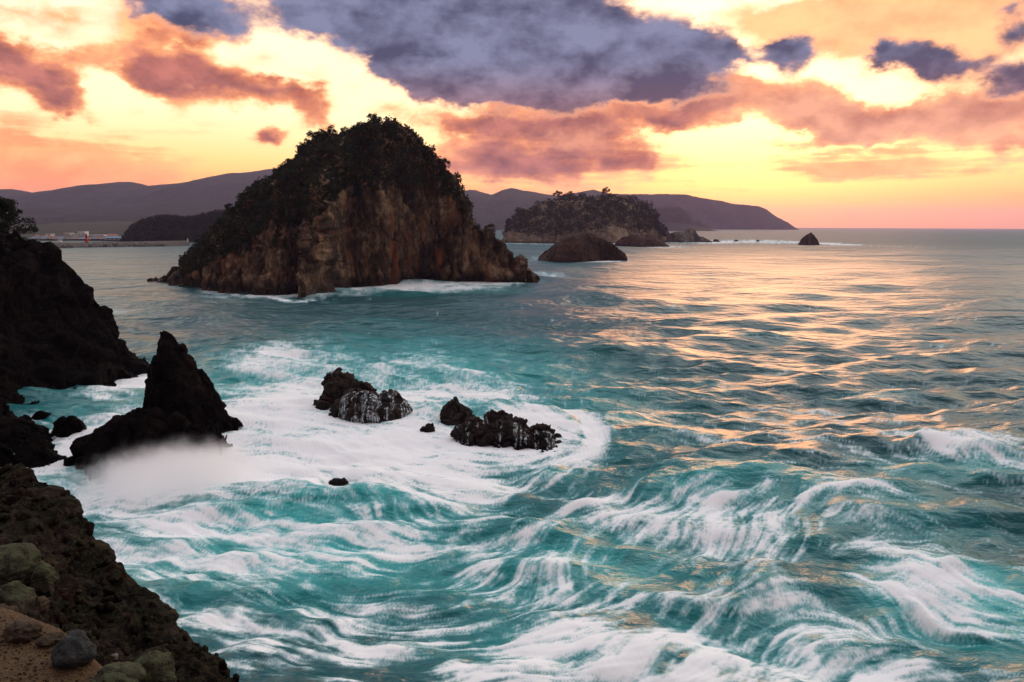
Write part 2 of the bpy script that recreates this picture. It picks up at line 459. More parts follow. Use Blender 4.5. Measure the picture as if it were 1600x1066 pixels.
# ================================================================== the sea
def tile_noise(n, beta, lo, hi, seed):
    g = np.random.default_rng(seed); f = np.fft.fftfreq(n) * n
    k = np.hypot(f[:, None], f[None, :]); k[0, 0] = 1
    a = np.where((k >= lo) & (k <= hi), k ** (-beta), 0.0)
    s = np.fft.ifft2(np.fft.fft2(g.normal(size=(n, n))) * a).real
    return ((s - s.mean()) / s.std()).astype(np.float32)
TN = 1024
TILE = tile_noise(TN, 0.8, 28, 230, 11)
TILE2 = tile_noise(TN, 1.2, 6, 300, 12)
def look(T, x, y, size):            # tile of `size` metres
    return T[(np.floor(x * (TN / size)).astype(np.int32)) & (TN - 1), (np.floor(y * (TN / size)).astype(np.int32)) & (TN - 1)]

def look2(T, x, y, size):           # the same, interpolated
    u = x * (TN / size); v = y * (TN / size); i = np.floor(u).astype(np.int32); j = np.floor(v).astype(np.int32); f = (u - i).astype(np.float32); g = (v - j).astype(np.float32)
    i &= TN - 1; j &= TN - 1; i2 = (i + 1) & (TN - 1); j2 = (j + 1) & (TN - 1)
    return (T[i, j] * (1 - f) + T[i2, j] * f) * (1 - g) + (T[i, j2] * (1 - f) + T[i2, j2] * f) * g

def patch(px, py, rx, ry, x, y, rot=0.0):   # soft elliptical patch of the sea surface, metres
    a = at_z(px, py - ry); b = at_z(px, py + ry); c = (a + b) / 2
    hy = (a[1] - b[1]) / 2; hx = rx / FPX * c[1]
    dx = x - c[0]; dy = y - c[1]
    if rot: dx, dy = dx * math.cos(rot) + dy * math.sin(rot), -dx * math.sin(rot) + dy * math.cos(rot)
    return np.exp(-1.1 * ((dx / hx) ** 2 + (dy / hy) ** 2) ** 1.4)
def stripe(pts, wid, x, y, near=None):      # distance to a line on the water: (signed, abs), metres
    P = np.array([at_z(a, b)[:2] for a, b in pts])
    t = np.linspace(0, len(P) - 1, 40 * (len(P) - 1) + 1); i = np.minimum(t.astype(int), len(P) - 2); f = (t - i)[:, None]
    Q = P[i] * (1 - f) + P[i + 1] * f
    for _ in range(60): Q[1:-1] = (Q[:-2] + Q[1:-1] * 2 + Q[2:]) / 4
    for _ in range(3): Q[1:-1] = (Q[:-2] + Q[1:-1] * 2 + Q[2:]) / 4
    box = (x > Q[:, 0].min() - 5 * wid) & (x < Q[:, 0].max() + 5 * wid) & (y > Q[:, 1].min() - 5 * wid) & (y < Q[:, 1].max() + 5 * wid)
    d = np.full(x.shape, 1e3, np.float32); s = np.zeros(x.shape, np.float32); u = np.zeros(x.shape, np.float32)
    xb, yb = x[box], y[box]
    if xb.size:
        best = np.full(xb.shape, 1e6, np.float32); bi = np.zeros(xb.shape, np.int32)
        for k in range(len(Q)):
            dd = (xb - Q[k, 0]) ** 2 + (yb - Q[k, 1]) ** 2; m = dd < best
            best = np.where(m, dd, best); bi = np.where(m, k, bi)
        d[box] = np.sqrt(best); s[box] = yb - Q[bi, 1]; u[box] = bi / (len(Q) - 1.0)
    return d, s, u

SWELLS = [  # crest line, height, width
    ([(985, 782), (1060, 765), (1160, 752), (1250, 757), (1320, 785), (1380, 830)], 1.2, 3.6),
    ([(1365, 694), (1430, 704), (1500, 722), (1560, 740), (1640, 755)], 1.25, 3.4),
    ([(1330, 868), (1420, 870), (1520, 900), (1620, 945)], 0.7, 2.8),
    ([(330, 795), (430, 782), (560, 778), (680, 792), (760, 815)], 1.1, 3.2),
    ([(420, 868), (520, 862), (640, 880)], 0.7, 2.0), ([(760, 900), (880, 872), (980, 862)], 0.8, 2.0),
    ([(560, 560), (660, 572), (760, 590), (840, 606)], 1.0, 4.5),
    ([(800, 735), (860, 745), (960, 728)], 0.6, 2.5), ([(1060, 905), (1180, 900), (1290, 930)], 0.7, 1.8),
    ([(420, 535), (520, 525), (620, 535)], 0.8, 5.0), ([(640, 488), (760, 478), (900, 486)], 1.0, 8.0),
    ([(1080, 540), (1200, 532), (1330, 541)], 0.9, 6.0), ([(1240, 620), (1360, 612), (1500, 622)], 0.9, 5.0),
    ([(1000, 602), (1100, 596), (1190, 604)], 0.7, 5.0), ([(900, 655), (1000, 668), (1120, 668)], 0.6, 4.0)]
FOAM = [  # px, py, rx, ry, amount
    (420, 650, 150, 62, .95), (560, 655, 130, 36, .8), (610, 705, 220, 60, .92), (480, 735, 210, 44, .82), (700, 612, 160, 28, .66), (560, 580, 190, 36, .46),
    (830, 682, 105, 46, .86), (270, 745, 130, 62, .9), (150, 690, 110, 70, .62), (215, 600, 60, 30, .8), (60, 720, 90, 40, .8),
    (420, 560, 70, 30, .55), (690, 760, 150, 36, .62), (240, 830, 130, 50, .62), (330, 890, 100, 40, .42), (560, 830, 260, 42, .42), (760, 850, 190, 40, .48),
    (860, 905, 130, 45, .45), (960, 990, 210, 75, .82), (1120, 1040, 200, 60, .7), (820, 1060, 150, 60, .75), (1240, 960, 130, 60, .36),
    (1110, 815, 170, 50, .55), (960, 800, 150, 36, .36), (1250, 800, 150, 40, .42), (1440, 900, 90, 34, .62), (1530, 955, 110, 40, .56), (1390, 850, 60, 20, .5),
    (1490, 722, 120, 16, .62), (1300, 720, 120, 20, .22), (620, 950, 200, 50, .30), (430, 1020, 130, 60, .45), (360, 960, 60, 50, .5), (1560, 1060, 160, 40, .3), (1330, 1020, 160, 60, .42),
    (500, 460, 90, 9, .55), (640, 449, 150, 6, .85), (760, 442, 70, 5, .75), (390, 463, 90, 9, .45), (160, 488, 60, 9, .40), (330, 452, 60, 5, .45),
    (935, 407, 48, 4, .95), (860, 430, 50, 5, .5), (860, 404, 40, 4, .55), (840, 381, 60, 2.2, .6), (960, 383, 70, 3, .7), (1090, 378, 80, 2.8, .8),
    (1200, 379, 90, 2.5, .6), (1288, 381, 32, 3.2, .9), (1030, 385, 50, 3, .6), (1180, 376, 60, 2, .5), (1400, 385, 60, 2, .3)]
ARCS = [([(835, 632), (880, 640), (915, 655), (932, 678), (928, 700), (905, 716), (865, 726), (800, 728)], 1.5, 1.0),
        ([(560, 556), (680, 572), (790, 594), (850, 614)], 1.5, .55), ([(1365, 694), (1430, 704), (1500, 722), (1560, 740), (1640, 755)], 1.0, .5),
        ([(1385, 856), (1440, 868), (1520, 905), (1610, 925)], .8, .5), ([(1400, 905), (1450, 940), (1500, 965), (1600, 985)], .9, .7),
        ([(440, 770), (560, 772), (690, 790)], .7, .6), ([(520, 455), (600, 452), (680, 447), (760, 441), (830, 440)], 2.2, .9), ([(300, 455), (400, 460), (455, 472), (500, 466)], 2.0, .8)]
AER = [  # milky turquoise water
    (560, 680, 420, 150, 1.0), (480, 850, 420, 110, .9), (860, 880, 300, 90, .75), (1130, 800, 240, 70, .6), (1500, 930, 170, 80, 1.0), (1570, 960, 90, 36, .9),
    (950, 1000, 320, 90, .7), (1400, 800, 180, 50, .35), (1480, 745, 160, 22, .5), (220, 740, 200, 110, .9), (1250, 980, 260, 90, .5), (650, 452, 200, 8, .3),
    (900, 690, 70, 40, .6), (600, 530, 240, 30, .2)]
FLOW = [(450, 620, 1, .12), (560, 700, 1, .3), (650, 745, 1, .1), (260, 720, 1, -.35), (150, 720, .8, .5), (420, 810, 1, .12), (600, 800, .35, 1), (520, 850, 1, .12),
        (700, 880, 1, -.22), (850, 900, 1, -.35), (930, 690, .15, 1), (880, 728, 1, -.32), (900, 645, 1, .6), (800, 610, 1, .25), (1000, 780, 1, -.5), (1090, 810, .7, -1),
        (1200, 830, .6, -1), (1280, 790, 1, -.2), (1440, 880, 1, .5), (1550, 950, 1, .15), (1400, 930, .6, .6), (1000, 1000, 1, -.35), (1150, 1030, .8, -.6), (700, 1000, 1, .05),
        (450, 1000, 1, .25), (340, 940, 1, .6), (1500, 725, 1, .3), (1450, 800, 1, .35), (600, 580, 1, .12), (700, 520, 1, 0), (1200, 600, 1, 0), (400, 480, 1, -.05), (1100, 700, 1, .1), (1300, 1000, .9, -.5),
        (1550, 600, 1, 0), (1200, 450, 1, 0), (700, 440, 1, 0), (850, 820, 1, -.3)]

def sea_fields(x, y):
    r = np.hypot(x, y)
    F = np.zeros_like(x)
    for (a, b, c, d, m) in FOAM: F = np.maximum(F, m * patch(a, b, c, d, x, y)) * 0.65 + 0.35 * np.minimum(1.2, F + m * patch(a, b, c, d, x, y))
    for pts, w, m in ARCS:
        d, s, u = stripe(pts, w, x, y); F = np.maximum(F, m * np.exp(-(d / w) ** 2) * np.clip(4 * np.minimum(u, 1 - u), 0, 1) ** .5)
    A = np.zeros_like(x)
    for (a, b, c, d, m) in AER: A = np.maximum(A, m * patch(a, b, c, d, x, y))
    return F, A

def build_sea():
    az = np.concatenate([np.linspace(-1.75, -0.665, 40)[:-1], np.linspace(-0.665, 0.665, 1240), np.linspace(0.665, 1.75, 40)[1:]])
    dy = np.concatenate([np.linspace(1150, 620, 240)[:-1], np.linspace(620, 6, 380), np.array([5, 4, 3.2, 2.5, 1.9, 1.5])])
    rr = CAM_H * FPX / dy
    RR, AA = np.meshgrid(rr, az, indexing='ij')
    shape = RR.shape
    x = (RR * np.sin(AA)).ravel(); y = (RR * np.cos(AA)).ravel(); r = RR.ravel()
    sp = np.repeat(np.gradient(rr)[:, None], shape[1], 1).ravel()      # spacing of the mesh in depth
    F, A = sea_fields(x, y)
    # flow chart on the water, 1 m cells, with eddies
    gx, gy = np.meshgrid(np.arange(-130, 190, 1.0), np.arange(5, 330, 1.0), indexing='ij')
    vx = np.zeros_like(gx); vy = np.zeros_like(gx); ws = np.zeros_like(gx)
    for (a, b, dx, dyy) in FLOW:
        c = at_z(a, b); e = at_z(a + 6 * dx, b + 6 * dyy); v = e - c; v /= np.linalg.norm(v)
        w = 1.0 / (0.004 + ((gx - c[0]) ** 2 + (gy - c[1]) ** 2) / (c[1] ** 2)) ** 1.6
        vx += v[0] * w; vy += v[1] * w
    ang = np.arctan2(vy, vx)
    gp = np.stack([gx.ravel(), gy.ravel(), np.zeros(gx.size)], 1)
    ang = ang + (0.55 * fbm(gp / 11.0, 2) + 0.42 * fbm(gp / 4.0 + 40, 2)).reshape(gx.shape) * sstep(np.hypot(gx, gy), 220, 60)
    ca, sa = np.cos(ang), np.sin(ang)
    def flow(px, py):
        i = np.clip((px + 130).astype(np.int32), 0, gx.shape[0] - 1); j = np.clip((py - 5).astype(np.int32), 0, gx.shape[1] - 1)
        return ca[i, j], sa[i, j]
    # streaks: noise smeared along the flow
    L = np.clip(0.045 * r, 1.0, 6.0); NS = 9
    q3 = np.stack([x, y, 0 * x], 1)
    wx = x + 0.7 * fbm(q3 / 5.0, 2); wy = y + 0.7 * fbm(q3 / 5.0 + 33, 2)
    lic = [np.zeros_like(x) for _ in range(4)]
    sizes = (24.0, 62.0, 150.0, 400.0); cnt = 0
    for sgn in (1, -1):
        cx, cy = wx.copy(), wy.copy()
        for k in range(NS):
            vx, vy = flow(cx, cy)
            cx = cx + sgn * vx * L / NS; cy = cy + sgn * vy * L / NS
            for q in range(4): lic[q] += (look2 if q > 1 else look)(TILE, cx + 7 * q, cy, sizes[q])
    lic = [q / q[r < 150].std() for q in lic]
    fine = sstep(sp, 0.9, 0.12)
    S = (0.30 * lic[0] * fine + 0.50 * lic[1] * sstep(sp, 2.0, 0.3) + 0.75 * lic[2] + 0.70 * lic[3])
    S = S / S[r < 150].std()
    # a second, crossing set of wisps
    l2 = [np.zeros_like(x), np.zeros_like(x)]
    tw = 1.15 * fbm(q3 / 14.0 + 71, 2) + 0.35; ct, st = np.cos(tw), np.sin(tw)
    for sgn in (1, -1):
        cx, cy = wx + 50, wy.copy()
        for k in range(8):
            vx, vy = flow(cx - 50, cy); vx, vy = vx * ct - vy * st, vx * st + vy * ct
            cx = cx + sgn * vx * L / 10; cy = cy + sgn * vy * L / 10
            l2[0] += look(TILE, cx, cy, 50.0); l2[1] += look2(TILE, cx + 9, cy, 130.0)
    S2 = 0.6 * l2[0] / l2[0][r < 150].std() * sstep(sp, 1.5, .3) + 0.8 * l2[1] / l2[1][r < 150].std()
    S2 = S2 / S2[r < 150].std(); k2 = sstep(fbm(q3 / 8.0 + 23, 2), -0.25, 0.35)
    S = S * (1 - 0.55 * k2) + S2 * (0.25 + 0.65 * k2); S = S / S[r < 150].std()
    Sb = (0.4 * lic[1] + 0.7 * lic[2] + 0.6 * lic[3]); Sb = Sb / Sb[r < 150].std()
    # waves
    g = np.random.default_rng(5); z = np.zeros_like(x)
    wpx = x + 2.5 * fbm(np.stack([x, y, 0 * x], 1) / 23.0, 2); wpy = y + 2.5 * fbm(np.stack([x, y, 0 * x], 1) / 23.0 + 50, 2)
    calm = 1.0
    for lam, amp, nd in ((62, .30, 4), (44, .26, 4), (32, .20, 4), (24, .17, 4), (15, .13, 5), (10, .095, 5), (6.5, .090, 6), (4.3, .062, 6), (2.9, .032, 6), (1.9, .020, 6)):
        lod = sstep(lam / np.maximum(sp, 1e-3), 2.2, 4.5)
        for _ in range(nd):
            th = math.pi / 2 + 0.25 + g.normal() * 0.5; kx, ky = math.cos(th) * 2 * math.pi / lam, math.sin(th) * 2 * math.pi / lam
            lj = g.uniform(0.85, 1.2); ph = g.uniform(0, 6.28)
            c = 0.5 + 0.5 * np.cos((kx * wpx + ky * wpy) * lj + ph)
            z += 1.7 * amp * (c ** 1.7 - 0.42) * lod
    lee = 1 - 0.75 * sstep(y, 240, 700) * sstep(x / np.maximum(y, 1), -0.15, -0.35)   # the sheltered bay behind the island
    for lam, amp, nd in ((105, .85, 6), (165, 1.1, 5)):
        lod = sstep(lam / np.maximum(sp, 1e-3), 2.2, 4.5) * sstep(r, 250, 700)
        for _ in range(nd):
            th = math.pi / 2 + 0.2 + g.normal() * 0.55; kx, ky = math.cos(th) * 2 * math.pi / lam, math.sin(th) * 2 * math.pi / lam
            z += 1.3 * amp * ((0.5 + 0.5 * np.cos((kx * wpx + ky * wpy) * g.uniform(0.85, 1.2) + g.uniform(0, 6.28))) ** 1.8 - 0.4) * lod
    z *= lee * (1 - 0.6 * sstep(F, .3, .9))
    lull = 1 - 0.85 * np.maximum.reduce([patch(795, 695, 130, 36, x, y), patch(570, 650, 110, 30, x, y), patch(715, 660, 60, 24, x, y), patch(527, 760, 40, 16, x, y)])
    crest = np.zeros_like(x)
    for pts, h, w in SWELLS:
        d, s, u = stripe(pts, w, x, y)
        prof = np.where(s < 0, np.exp(-(d / (0.75 * w)) ** 2), np.exp(-(d / (1.7 * w)) ** 2)) * np.clip(np.sin(math.pi * np.clip(u, 0.0, 1)), 0, 1) ** 2
        z += h * prof * 0.9
        crest = np.maximum(crest, np.exp(-((s - 0.15 * w) / (0.5 * w)) ** 2) * (d < 3 * w) * prof)
    pw = np.stack([x, y, 0 * x], 1)
    z += F * (0.30 * fbm(pw / 4.5, 3) + 0.02 * Sb * sstep(sp, .8, .2)) + 0.05 * F
    z += 0.02 * Sb * sstep(sp, 1.0, 0.2)
    z = z * lull - 0.15 * (1 - lull)
    # foam coverage
    big = fbm(pw / np.array([13.0, 19.0, 1]), 3); mid = fbm(pw / np.array([4.0, 6.5, 1]) + 9, 3)
    amount = F * 1.17 + 0.30 * big * (F > .03) + 0.34 * mid * sstep(F, .05, .5) + 0.16 * crest
    near = sstep(r, 190, 80)
    amount = amount + near * 0.10 + near * 0.14 * big
    foam = sstep(amount + S * (0.19 + 0.09 * near) * (1 - 0.15 * sstep(F, .55, 1.0)) + 0.16 * near * (mid + big), 0.18, 1.12)
    # scattered whitecaps farther out
    wc = sstep(look(TILE2, x * 0.5, y * 0.25, 90.0) + 0.6 * S, 2.5, 3.6) * sstep(r, 60, 160) * 0.5
    foam = np.maximum(foam, wc * lee * sstep(r, 260, 160))
    aer = np.clip(A * (0.75 + 0.35 * big + 0.25 * mid + .12 * S) + 0.25 * crest * sstep(r, 200, 60), 0, 1)
    V = np.stack([x, y, z], 1)
    me = raw_mesh('sea', V, grid_faces(*shape), sea_material())
    attr(me, 'foam', foam); attr(me, 'aer', aer)
    o = obj('sea', me); tag(o, kind='structure', label='turquoise and peach sea with streaming white foam')
    return o

def sea_material():
    m, t, b = new_mat('sea_water')
    geo = t.add('ShaderNodeNewGeometry'); pos = geo.outputs['Position']
    fo = t.add('ShaderNodeAttribute', attribute_name='foam').outputs['Fac']
    ae = t.add('ShaderNodeAttribute', attribute_name='aer').outputs['Fac']
    # lacy breaks in the foam
    lp = t.vm('ADD', pos, t.vm('SCALE', t.noise(pos, 0.55, 3, 0.6, color=True), 1.7))
    lace = t.m('ADD', t.ss(t.voronoi(lp, 0.75, 'DISTANCE_TO_EDGE'), 0.0, 0.32, 1.0, 0.0), t.m('MULTIPLY', t.ss(t.voronoi(lp, 1.9, 'DISTANCE_TO_EDGE'), 0.0, 0.34, 1.0, 0.0), 0.7))
    band = t.m('MULTIPLY', t.m('MULTIPLY', fo, t.m('SUBTRACT', 1.0, fo)), 4.0)
    fo = t.m('MULTIPLY_ADD', t.m('MULTIPLY', t.m('SUBTRACT', lace, 0.72), band), 0.28, fo, clamp=True)
    col = t.mix(ae, (0.004, 0.070, 0.082), (0.030, 0.50, 0.49))
    t.put(b.inputs['Base Color'], col); b.inputs['IOR'].default_value = 1.33
    far = t.ss(t.xyz(pos)[1], 120.0, 1100.0)      # open water beyond the islands is rougher
    t.put(b.inputs['Roughness'], t.lin(far, 0, 1, 0.28, 0.58))
    p = t.vm('MULTIPLY', pos, (0.6, 1.0, 1.0))
    h = t.m('ADD', t.m('MULTIPLY', t.noise(p, 0.55, 4, 0.55), 0.85), t.m('MULTIPLY', t.noise(t.vm('MULTIPLY', pos, (0.5, 1.0, 1.0)), 0.085, 4, 0.6), 4.2))
    h = t.m('ADD', h, t.m('MULTIPLY', t.noise(t.vm('MULTIPLY', pos, (0.45, 1.0, 1.0)), 0.27, 3, 0.5), 1.3))
    h = t.m('ADD', h, t.m('MULTIPLY', t.m('MULTIPLY', t.noise(t.vm('MULTIPLY', pos, (0.35, 1.0, 1.0)), 0.034, 5, 0.6), 9.0), t.ss(t.xyz(pos)[1], 150.0, 500.0)))
    bp = t.add('ShaderNodeBump'); bp.inputs['Strength'].default_value = 0.75; bp.inputs['Distance'].default_value = 1.0
    t.l.new(h, bp.inputs['Height']); t.l.new(bp.outputs[0], b.inputs['Normal'])
    d = t.add('ShaderNodeBsdfDiffuse'); 
    t.put(d.inputs['Color'], t.mix(fo, (0.42, 0.74, 0.78), (0.93, 0.95, 0.95)))
    mx = t.add('ShaderNodeMixShader'); t.l.new(fo, mx.inputs[0]); t.l.new(b.outputs[0], mx.inputs[1]); t.l.new(d.outputs[0], mx.inputs[2])
    t.l.new(mx.outputs[0], t.n['Material Output'].inputs['Surface'])
    return m
build_sea()

# ================================================================== rock masses and islands
def rebase(o, base):
    b = Vector([float(q) for q in base]); o.data.transform(Matrix.Translation(-b)); o.location = b; return o
def part_at(name, me, parent):              # mesh in world coordinates -> child of an Empty that stands at its base
    me.transform(Matrix.Translation(-parent.location)); return obj(name, me, parent)

M_ISL = rock_material('island_rock', (0.010, 0.006, 0.005), (0.088, 0.052, 0.032), (0.34, 0.215, 0.12), 3.4, stain=(0.24, 0.070, 0.022), stain_amt=0.8, wet_z=3.0, wet_band=5.0, vstretch=1.5, bump=0.7, pale=(0.42, 0.36, 0.28), pale_amt=0.35)
M_FAR = rock_material('pale_island_rock', (0.045, 0.033, 0.022), (0.16, 0.115, 0.075), (0.36, 0.27, 0.17), 9.0, wet_z=2.0, vstretch=1.6, bump=0.6, pale=(0.45, 0.38, 0.28), pale_amt=0.4)
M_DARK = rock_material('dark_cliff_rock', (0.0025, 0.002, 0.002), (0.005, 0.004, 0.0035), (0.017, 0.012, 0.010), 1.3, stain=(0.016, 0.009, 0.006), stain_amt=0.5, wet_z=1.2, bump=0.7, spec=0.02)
M_SEA = rock_material('wet_sea_rock', (0.008, 0.007, 0.007), (0.022, 0.017, 0.015), (0.060, 0.043, 0.034), 0.9, stain=(0.05, 0.018, 0.012), stain_amt=0.6, wet_z=0.6, bump=0.7, rough=0.65, spec=0.08)
M_RED = rock_material('red_brown_rock', (0.016, 0.009, 0.006), (0.048, 0.023, 0.015), (0.090, 0.048, 0.030), 4.0, wet_z=1.5, wet_band=3.0, vstretch=1.6, bump=0.6)
M_GREYROCK = rock_material('grey_rock', (0.05, 0.042, 0.038), (0.14, 0.115, 0.098), (0.26, 0.215, 0.18), 5.0, wet_z=1.2, bump=0.6)
M_HILL = rock_material('wooded_hill', (0.006, 0.009, 0.006), (0.014, 0.018, 0.012), (0.030, 0.032, 0.020), 38.0, wet_z=None, bump=1.0)
M_FOAM, t_, b_ = new_mat('falling_water')
t_.put(b_.inputs['Base Color'], (0.72, 0.80, 0.83)); b_.inputs['Roughness'].default_value = 0.5
tr_ = t_.add('ShaderNodeBsdfTransparent'); mx_ = t_.add('ShaderNodeMixShader')
ps_ = t_.vm('MULTIPLY', t_.add('ShaderNodeNewGeometry').outputs['Position'], (5.0, 5.0, 0.3))
t_.l.new(t_.ss(t_.noise(ps_, 1.0, 4, 0.6), 0.42, 0.72, 0.0, 0.75), mx_.inputs[0]); t_.l.new(tr_.outputs[0], mx_.inputs[1]); t_.l.new(b_.outputs[0], mx_.inputs[2])
t_.l.new(mx_.outputs[0], t_.n['Material Output'].inputs['Surface'])
M_LEAF = leaf_material('leaf', (0.008, 0.013, 0.004), (0.030, 0.032, 0.010))
M_LEAF2 = leaf_material('leaf_far', (0.010, 0.014, 0.005), (0.030, 0.030, 0.012))
M_NEEDLE = leaf_material('pine_needle', (0.008, 0.014, 0.006), (0.022, 0.030, 0.012))
M_BARK = plain('bark', (0.05, 0.036, 0.025), 0.85, 0.4, 3.0)

# ---- distant mountains (terrain)
def mountain(name, sil, Yr, depth, back, label, amp, scale):
    S = np.array([at_y(a, b, Yr) for a, b in sil])
    x0, x1 = S[0, 0], S[-1, 0]; n = 520; m = 80
    X = np.linspace(x0, x1, n); H = np.interp(X, S[:, 0], S[:, 2])
    k = np.ones(5) / 5; H = np.convolve(np.pad(H, 2, mode='edge'), k, 'valid')
    H = H + (Yr / 620.0) * fbm(np.stack([X / (Yr / 45.0), 0 * X, 0 * X], 1) + 3, 4)
    H = np.maximum(H, 0) + 2.0 * fbm(np.stack([X / 22, 0 * X, 0 * X], 1), 4)
    s = np.linspace(-1, 1, m)
    prof = np.where(s < 0, 1 - np.abs(s) ** 1.25, 1 - np.abs(s) ** 1.6)
    Y = Yr + np.where(s < 0, s * depth, s * back)
    V = np.zeros((n, m, 3)); V[..., 0] = X[:, None]; V[..., 1] = Y[None]; V[..., 2] = H[:, None] * prof[None] - 3
    P = V.reshape(-1, 3)
    e = np.repeat((prof * (1 - prof) * 4 * 0.8 + 0.2 * (1 - prof))[None], n, 0).ravel()
    r = fbm(P / scale * np.array([1, .5, 0]), 5, 0.5, True)
    P[:, 2] += (amp * r * e * np.clip(np.repeat(H[:, None], m, 1).ravel() / 60.0, 0, 1))
    P[:, 2] += (Yr / 1600.0) * fbm(P / (Yr / 250.0), 3)
    me = raw_mesh(name, P, grid_faces(n, m), M_HILL); o = rebase(obj(name, me), (float(X.mean()), Yr, 0)); tag(o, label, None, None, 'structure'); return o
mountain('mountain', [(-320, 330), (-240, 318), (-150, 300), (-60, 303), (0, 296), (18, 295), (45, 302), (62, 306), (85, 301), (120, 299), (155, 293), (175, 286), (200, 283), (215, 286), (235, 292), (262, 288), (285, 285), (300, 287), (330, 277), (355, 272), (400, 267), (420, 264), (470, 262), (520, 268), (560, 280), (620, 296), (660, 310), (700, 330), (730, 352)], 5000, 1500, 900, 'hazy purple mountain range along the left skyline', 45, 520)
mountain('mountain', [(-320, 350), (-200, 335), (-60, 342), (0, 343), (60, 338), (105, 326), (140, 320), (200, 318), (240, 322), (300, 316), (380, 318), (440, 330), (520, 352)], 3600, 900, 500, 'darker wooded foothills below the left mountain range', 28, 300)
mountain('mountain', [(-200, 360), (0, 352), (70, 346), (120, 343), (160, 345), (215, 340), (260, 342), (330, 350), (400, 360)], 2500, 500, 300, 'lowest dark foothills behind the harbour town', 16, 200)
mountain('mountain', [(640, 330), (690, 310), (728, 297), (740, 296), (752, 299), (768, 304), (785, 296), (800, 293), (815, 296), (850, 302), (872, 306), (900, 300), (925, 296), (945, 300), (1000, 330), (1040, 352)], 4300, 1100, 700, 'blue mountain between the two islands', 40, 420)
mountain('headland', [(860, 352), (900, 310), (935, 300), (955, 302), (985, 303), (1010, 302), (1040, 303), (1072, 303), (1095, 308), (1120, 312), (1150, 318), (1185, 321), (1198, 327), (1210, 337), (1222, 343), (1236, 354)], 5200, 170, 700, 'long hazy headland running out to the right', 26, 240)
mountain('headland', [(985, 352), (1005, 335), (1025, 325), (1045, 321), (1062, 322), (1075, 330), (1082, 343), (1092, 342), (1108, 353)], 3400, 70, 250, 'smaller hazy bluff in front of the long headland', 25, 160)
PROM = mountain('headland', [(196, 378), (199, 362), (206, 349), (222, 340), (240, 335), (262, 333), (285, 335), (305, 335), (320, 331), (336, 325), (352, 326), (372, 332), (400, 342), (430, 360), (460, 378)], 880, 26, 120, 'dark wooded promontory right of the harbour town', 4, 40)

# ---- trees
def leaf_cloud(centres, radii, per, size, rng, squash=0.8):
    n = len(centres) * per
    c = np.repeat(np.array(centres), per, 0); r = np.repeat(np.array(radii), per)
    d = rng.normal(size=(n, 3)); d /= np.linalg.norm(d, axis=1)[:, None]
    p = c + d * (r * rng.uniform(0.55, 1.08, n))[:, None] * np.array([1, 1, squash])
    a = rng.normal(size=(n, 3)); a /= np.linalg.norm(a, axis=1)[:, None]
    nn = d + 0.7 * rng.normal(size=(n, 3)); b = np.cross(nn, a); b /= np.maximum(np.linalg.norm(b, axis=1), 1e-6)[:, None]
    a = np.cross(b, nn); a /= np.maximum(np.linalg.norm(a, axis=1), 1e-6)[:, None]
    s = (size * rng.uniform(0.6, 1.3, n))[:, None]
    V = np.stack([p - a * s, p - b * s * .6, p + a * s, p + b * s * .6], 1).reshape(-1, 3)
    return V, np.arange(4 * n).reshape(n, 4)
def tree_variant(k, h, mat, per=46, lobes=15, size=0.30):
    rng = np.random.default_rng(100 + k); w = h * rng.uniform(0.38, 0.52)
    cs, rs = [], []
    for i in range(lobes):
        t = rng.uniform(0, 2 * math.pi); q = rng.uniform(0, 1) ** 0.6; zz = rng.uniform(0.42, 0.92)
        f = math.sqrt(max(0.05, 1 - ((zz - 0.55) / 0.42) ** 2))
        cs.append((w * q * f * math.cos(t), w * q * f * math.sin(t), h * zz)); rs.append(h * rng.uniform(0.12, 0.21))
    V, F = leaf_cloud(cs, rs, per, size, rng)
    crown = raw_mesh('crown', V, F, mat, False)
    mb = MB(); r0 = h * 0.03
    mb.tube([(0, 0, -1.2), (0.1, 0, h * .25), (0.0, 0.1, h * .5), (0.1, 0, h * .8)], [r0 * 1.3, r0, r0 * .8, r0 * .3], 7)
    for i in range(5):
        c = cs[i]; mb.tube([(0.05, 0.02, h * (.28 + .05 * i)), (c[0] * .5, c[1] * .5, h * (.40 + .05 * i)), c], [r0 * .5, r0 * .35, r0 * .12], 5)
    return crown, mb.mesh('trunk', M_BARK, True)
TREES = [tree_variant(k, 6.0, M_LEAF) for k in range(6)]
TREES_FAR = [tree_variant(20 + k, 11.0, M_LEAF2, 26, 13, 0.75) for k in range(4)]
def plant_tree(variants, p, s, rng, label, group, name='broadleaf_tree', nz=None):
    cr, tr = variants[rng.integers(len(variants))]
    e = empty(name, tuple(float(q) for q in p), float(rng.uniform(0, 6.28))); e.scale = (s * rng.uniform(.9, 1.15), s * rng.uniform(.9, 1.15), s * rng.uniform(.85, 1.15))
    obj('trunk', tr, e); obj('crown', cr, e); tag(e, label, 'tree', group); return e
def project(P):
    q = (P - np.array([0, 0, CAM_H])) @ _R3
    return 800 + FPX * q[:, 0] / -q[:, 2], 533 - FPX * q[:, 1] / -q[:, 2]

# woodland on the promontory: one far-off mass
rngp = np.random.default_rng(12); pv = np.array([q.co[:] for q in PROM.data.vertices]); pv = pv[pv[:, 2] > 1.5]
pv = pv[pv[:, 1] < 60]; q = rngp.choice(len(pv), 4200)
V, F = leaf_cloud(pv[q] + np.array([0, 0, .6]), rngp.uniform(1.2, 2.6, len(q)), 5, 0.85, rngp)
u = obj('woodland', raw_mesh('woodland', V, F, M_LEAF2, False), PROM); tag(u, kind='stuff')

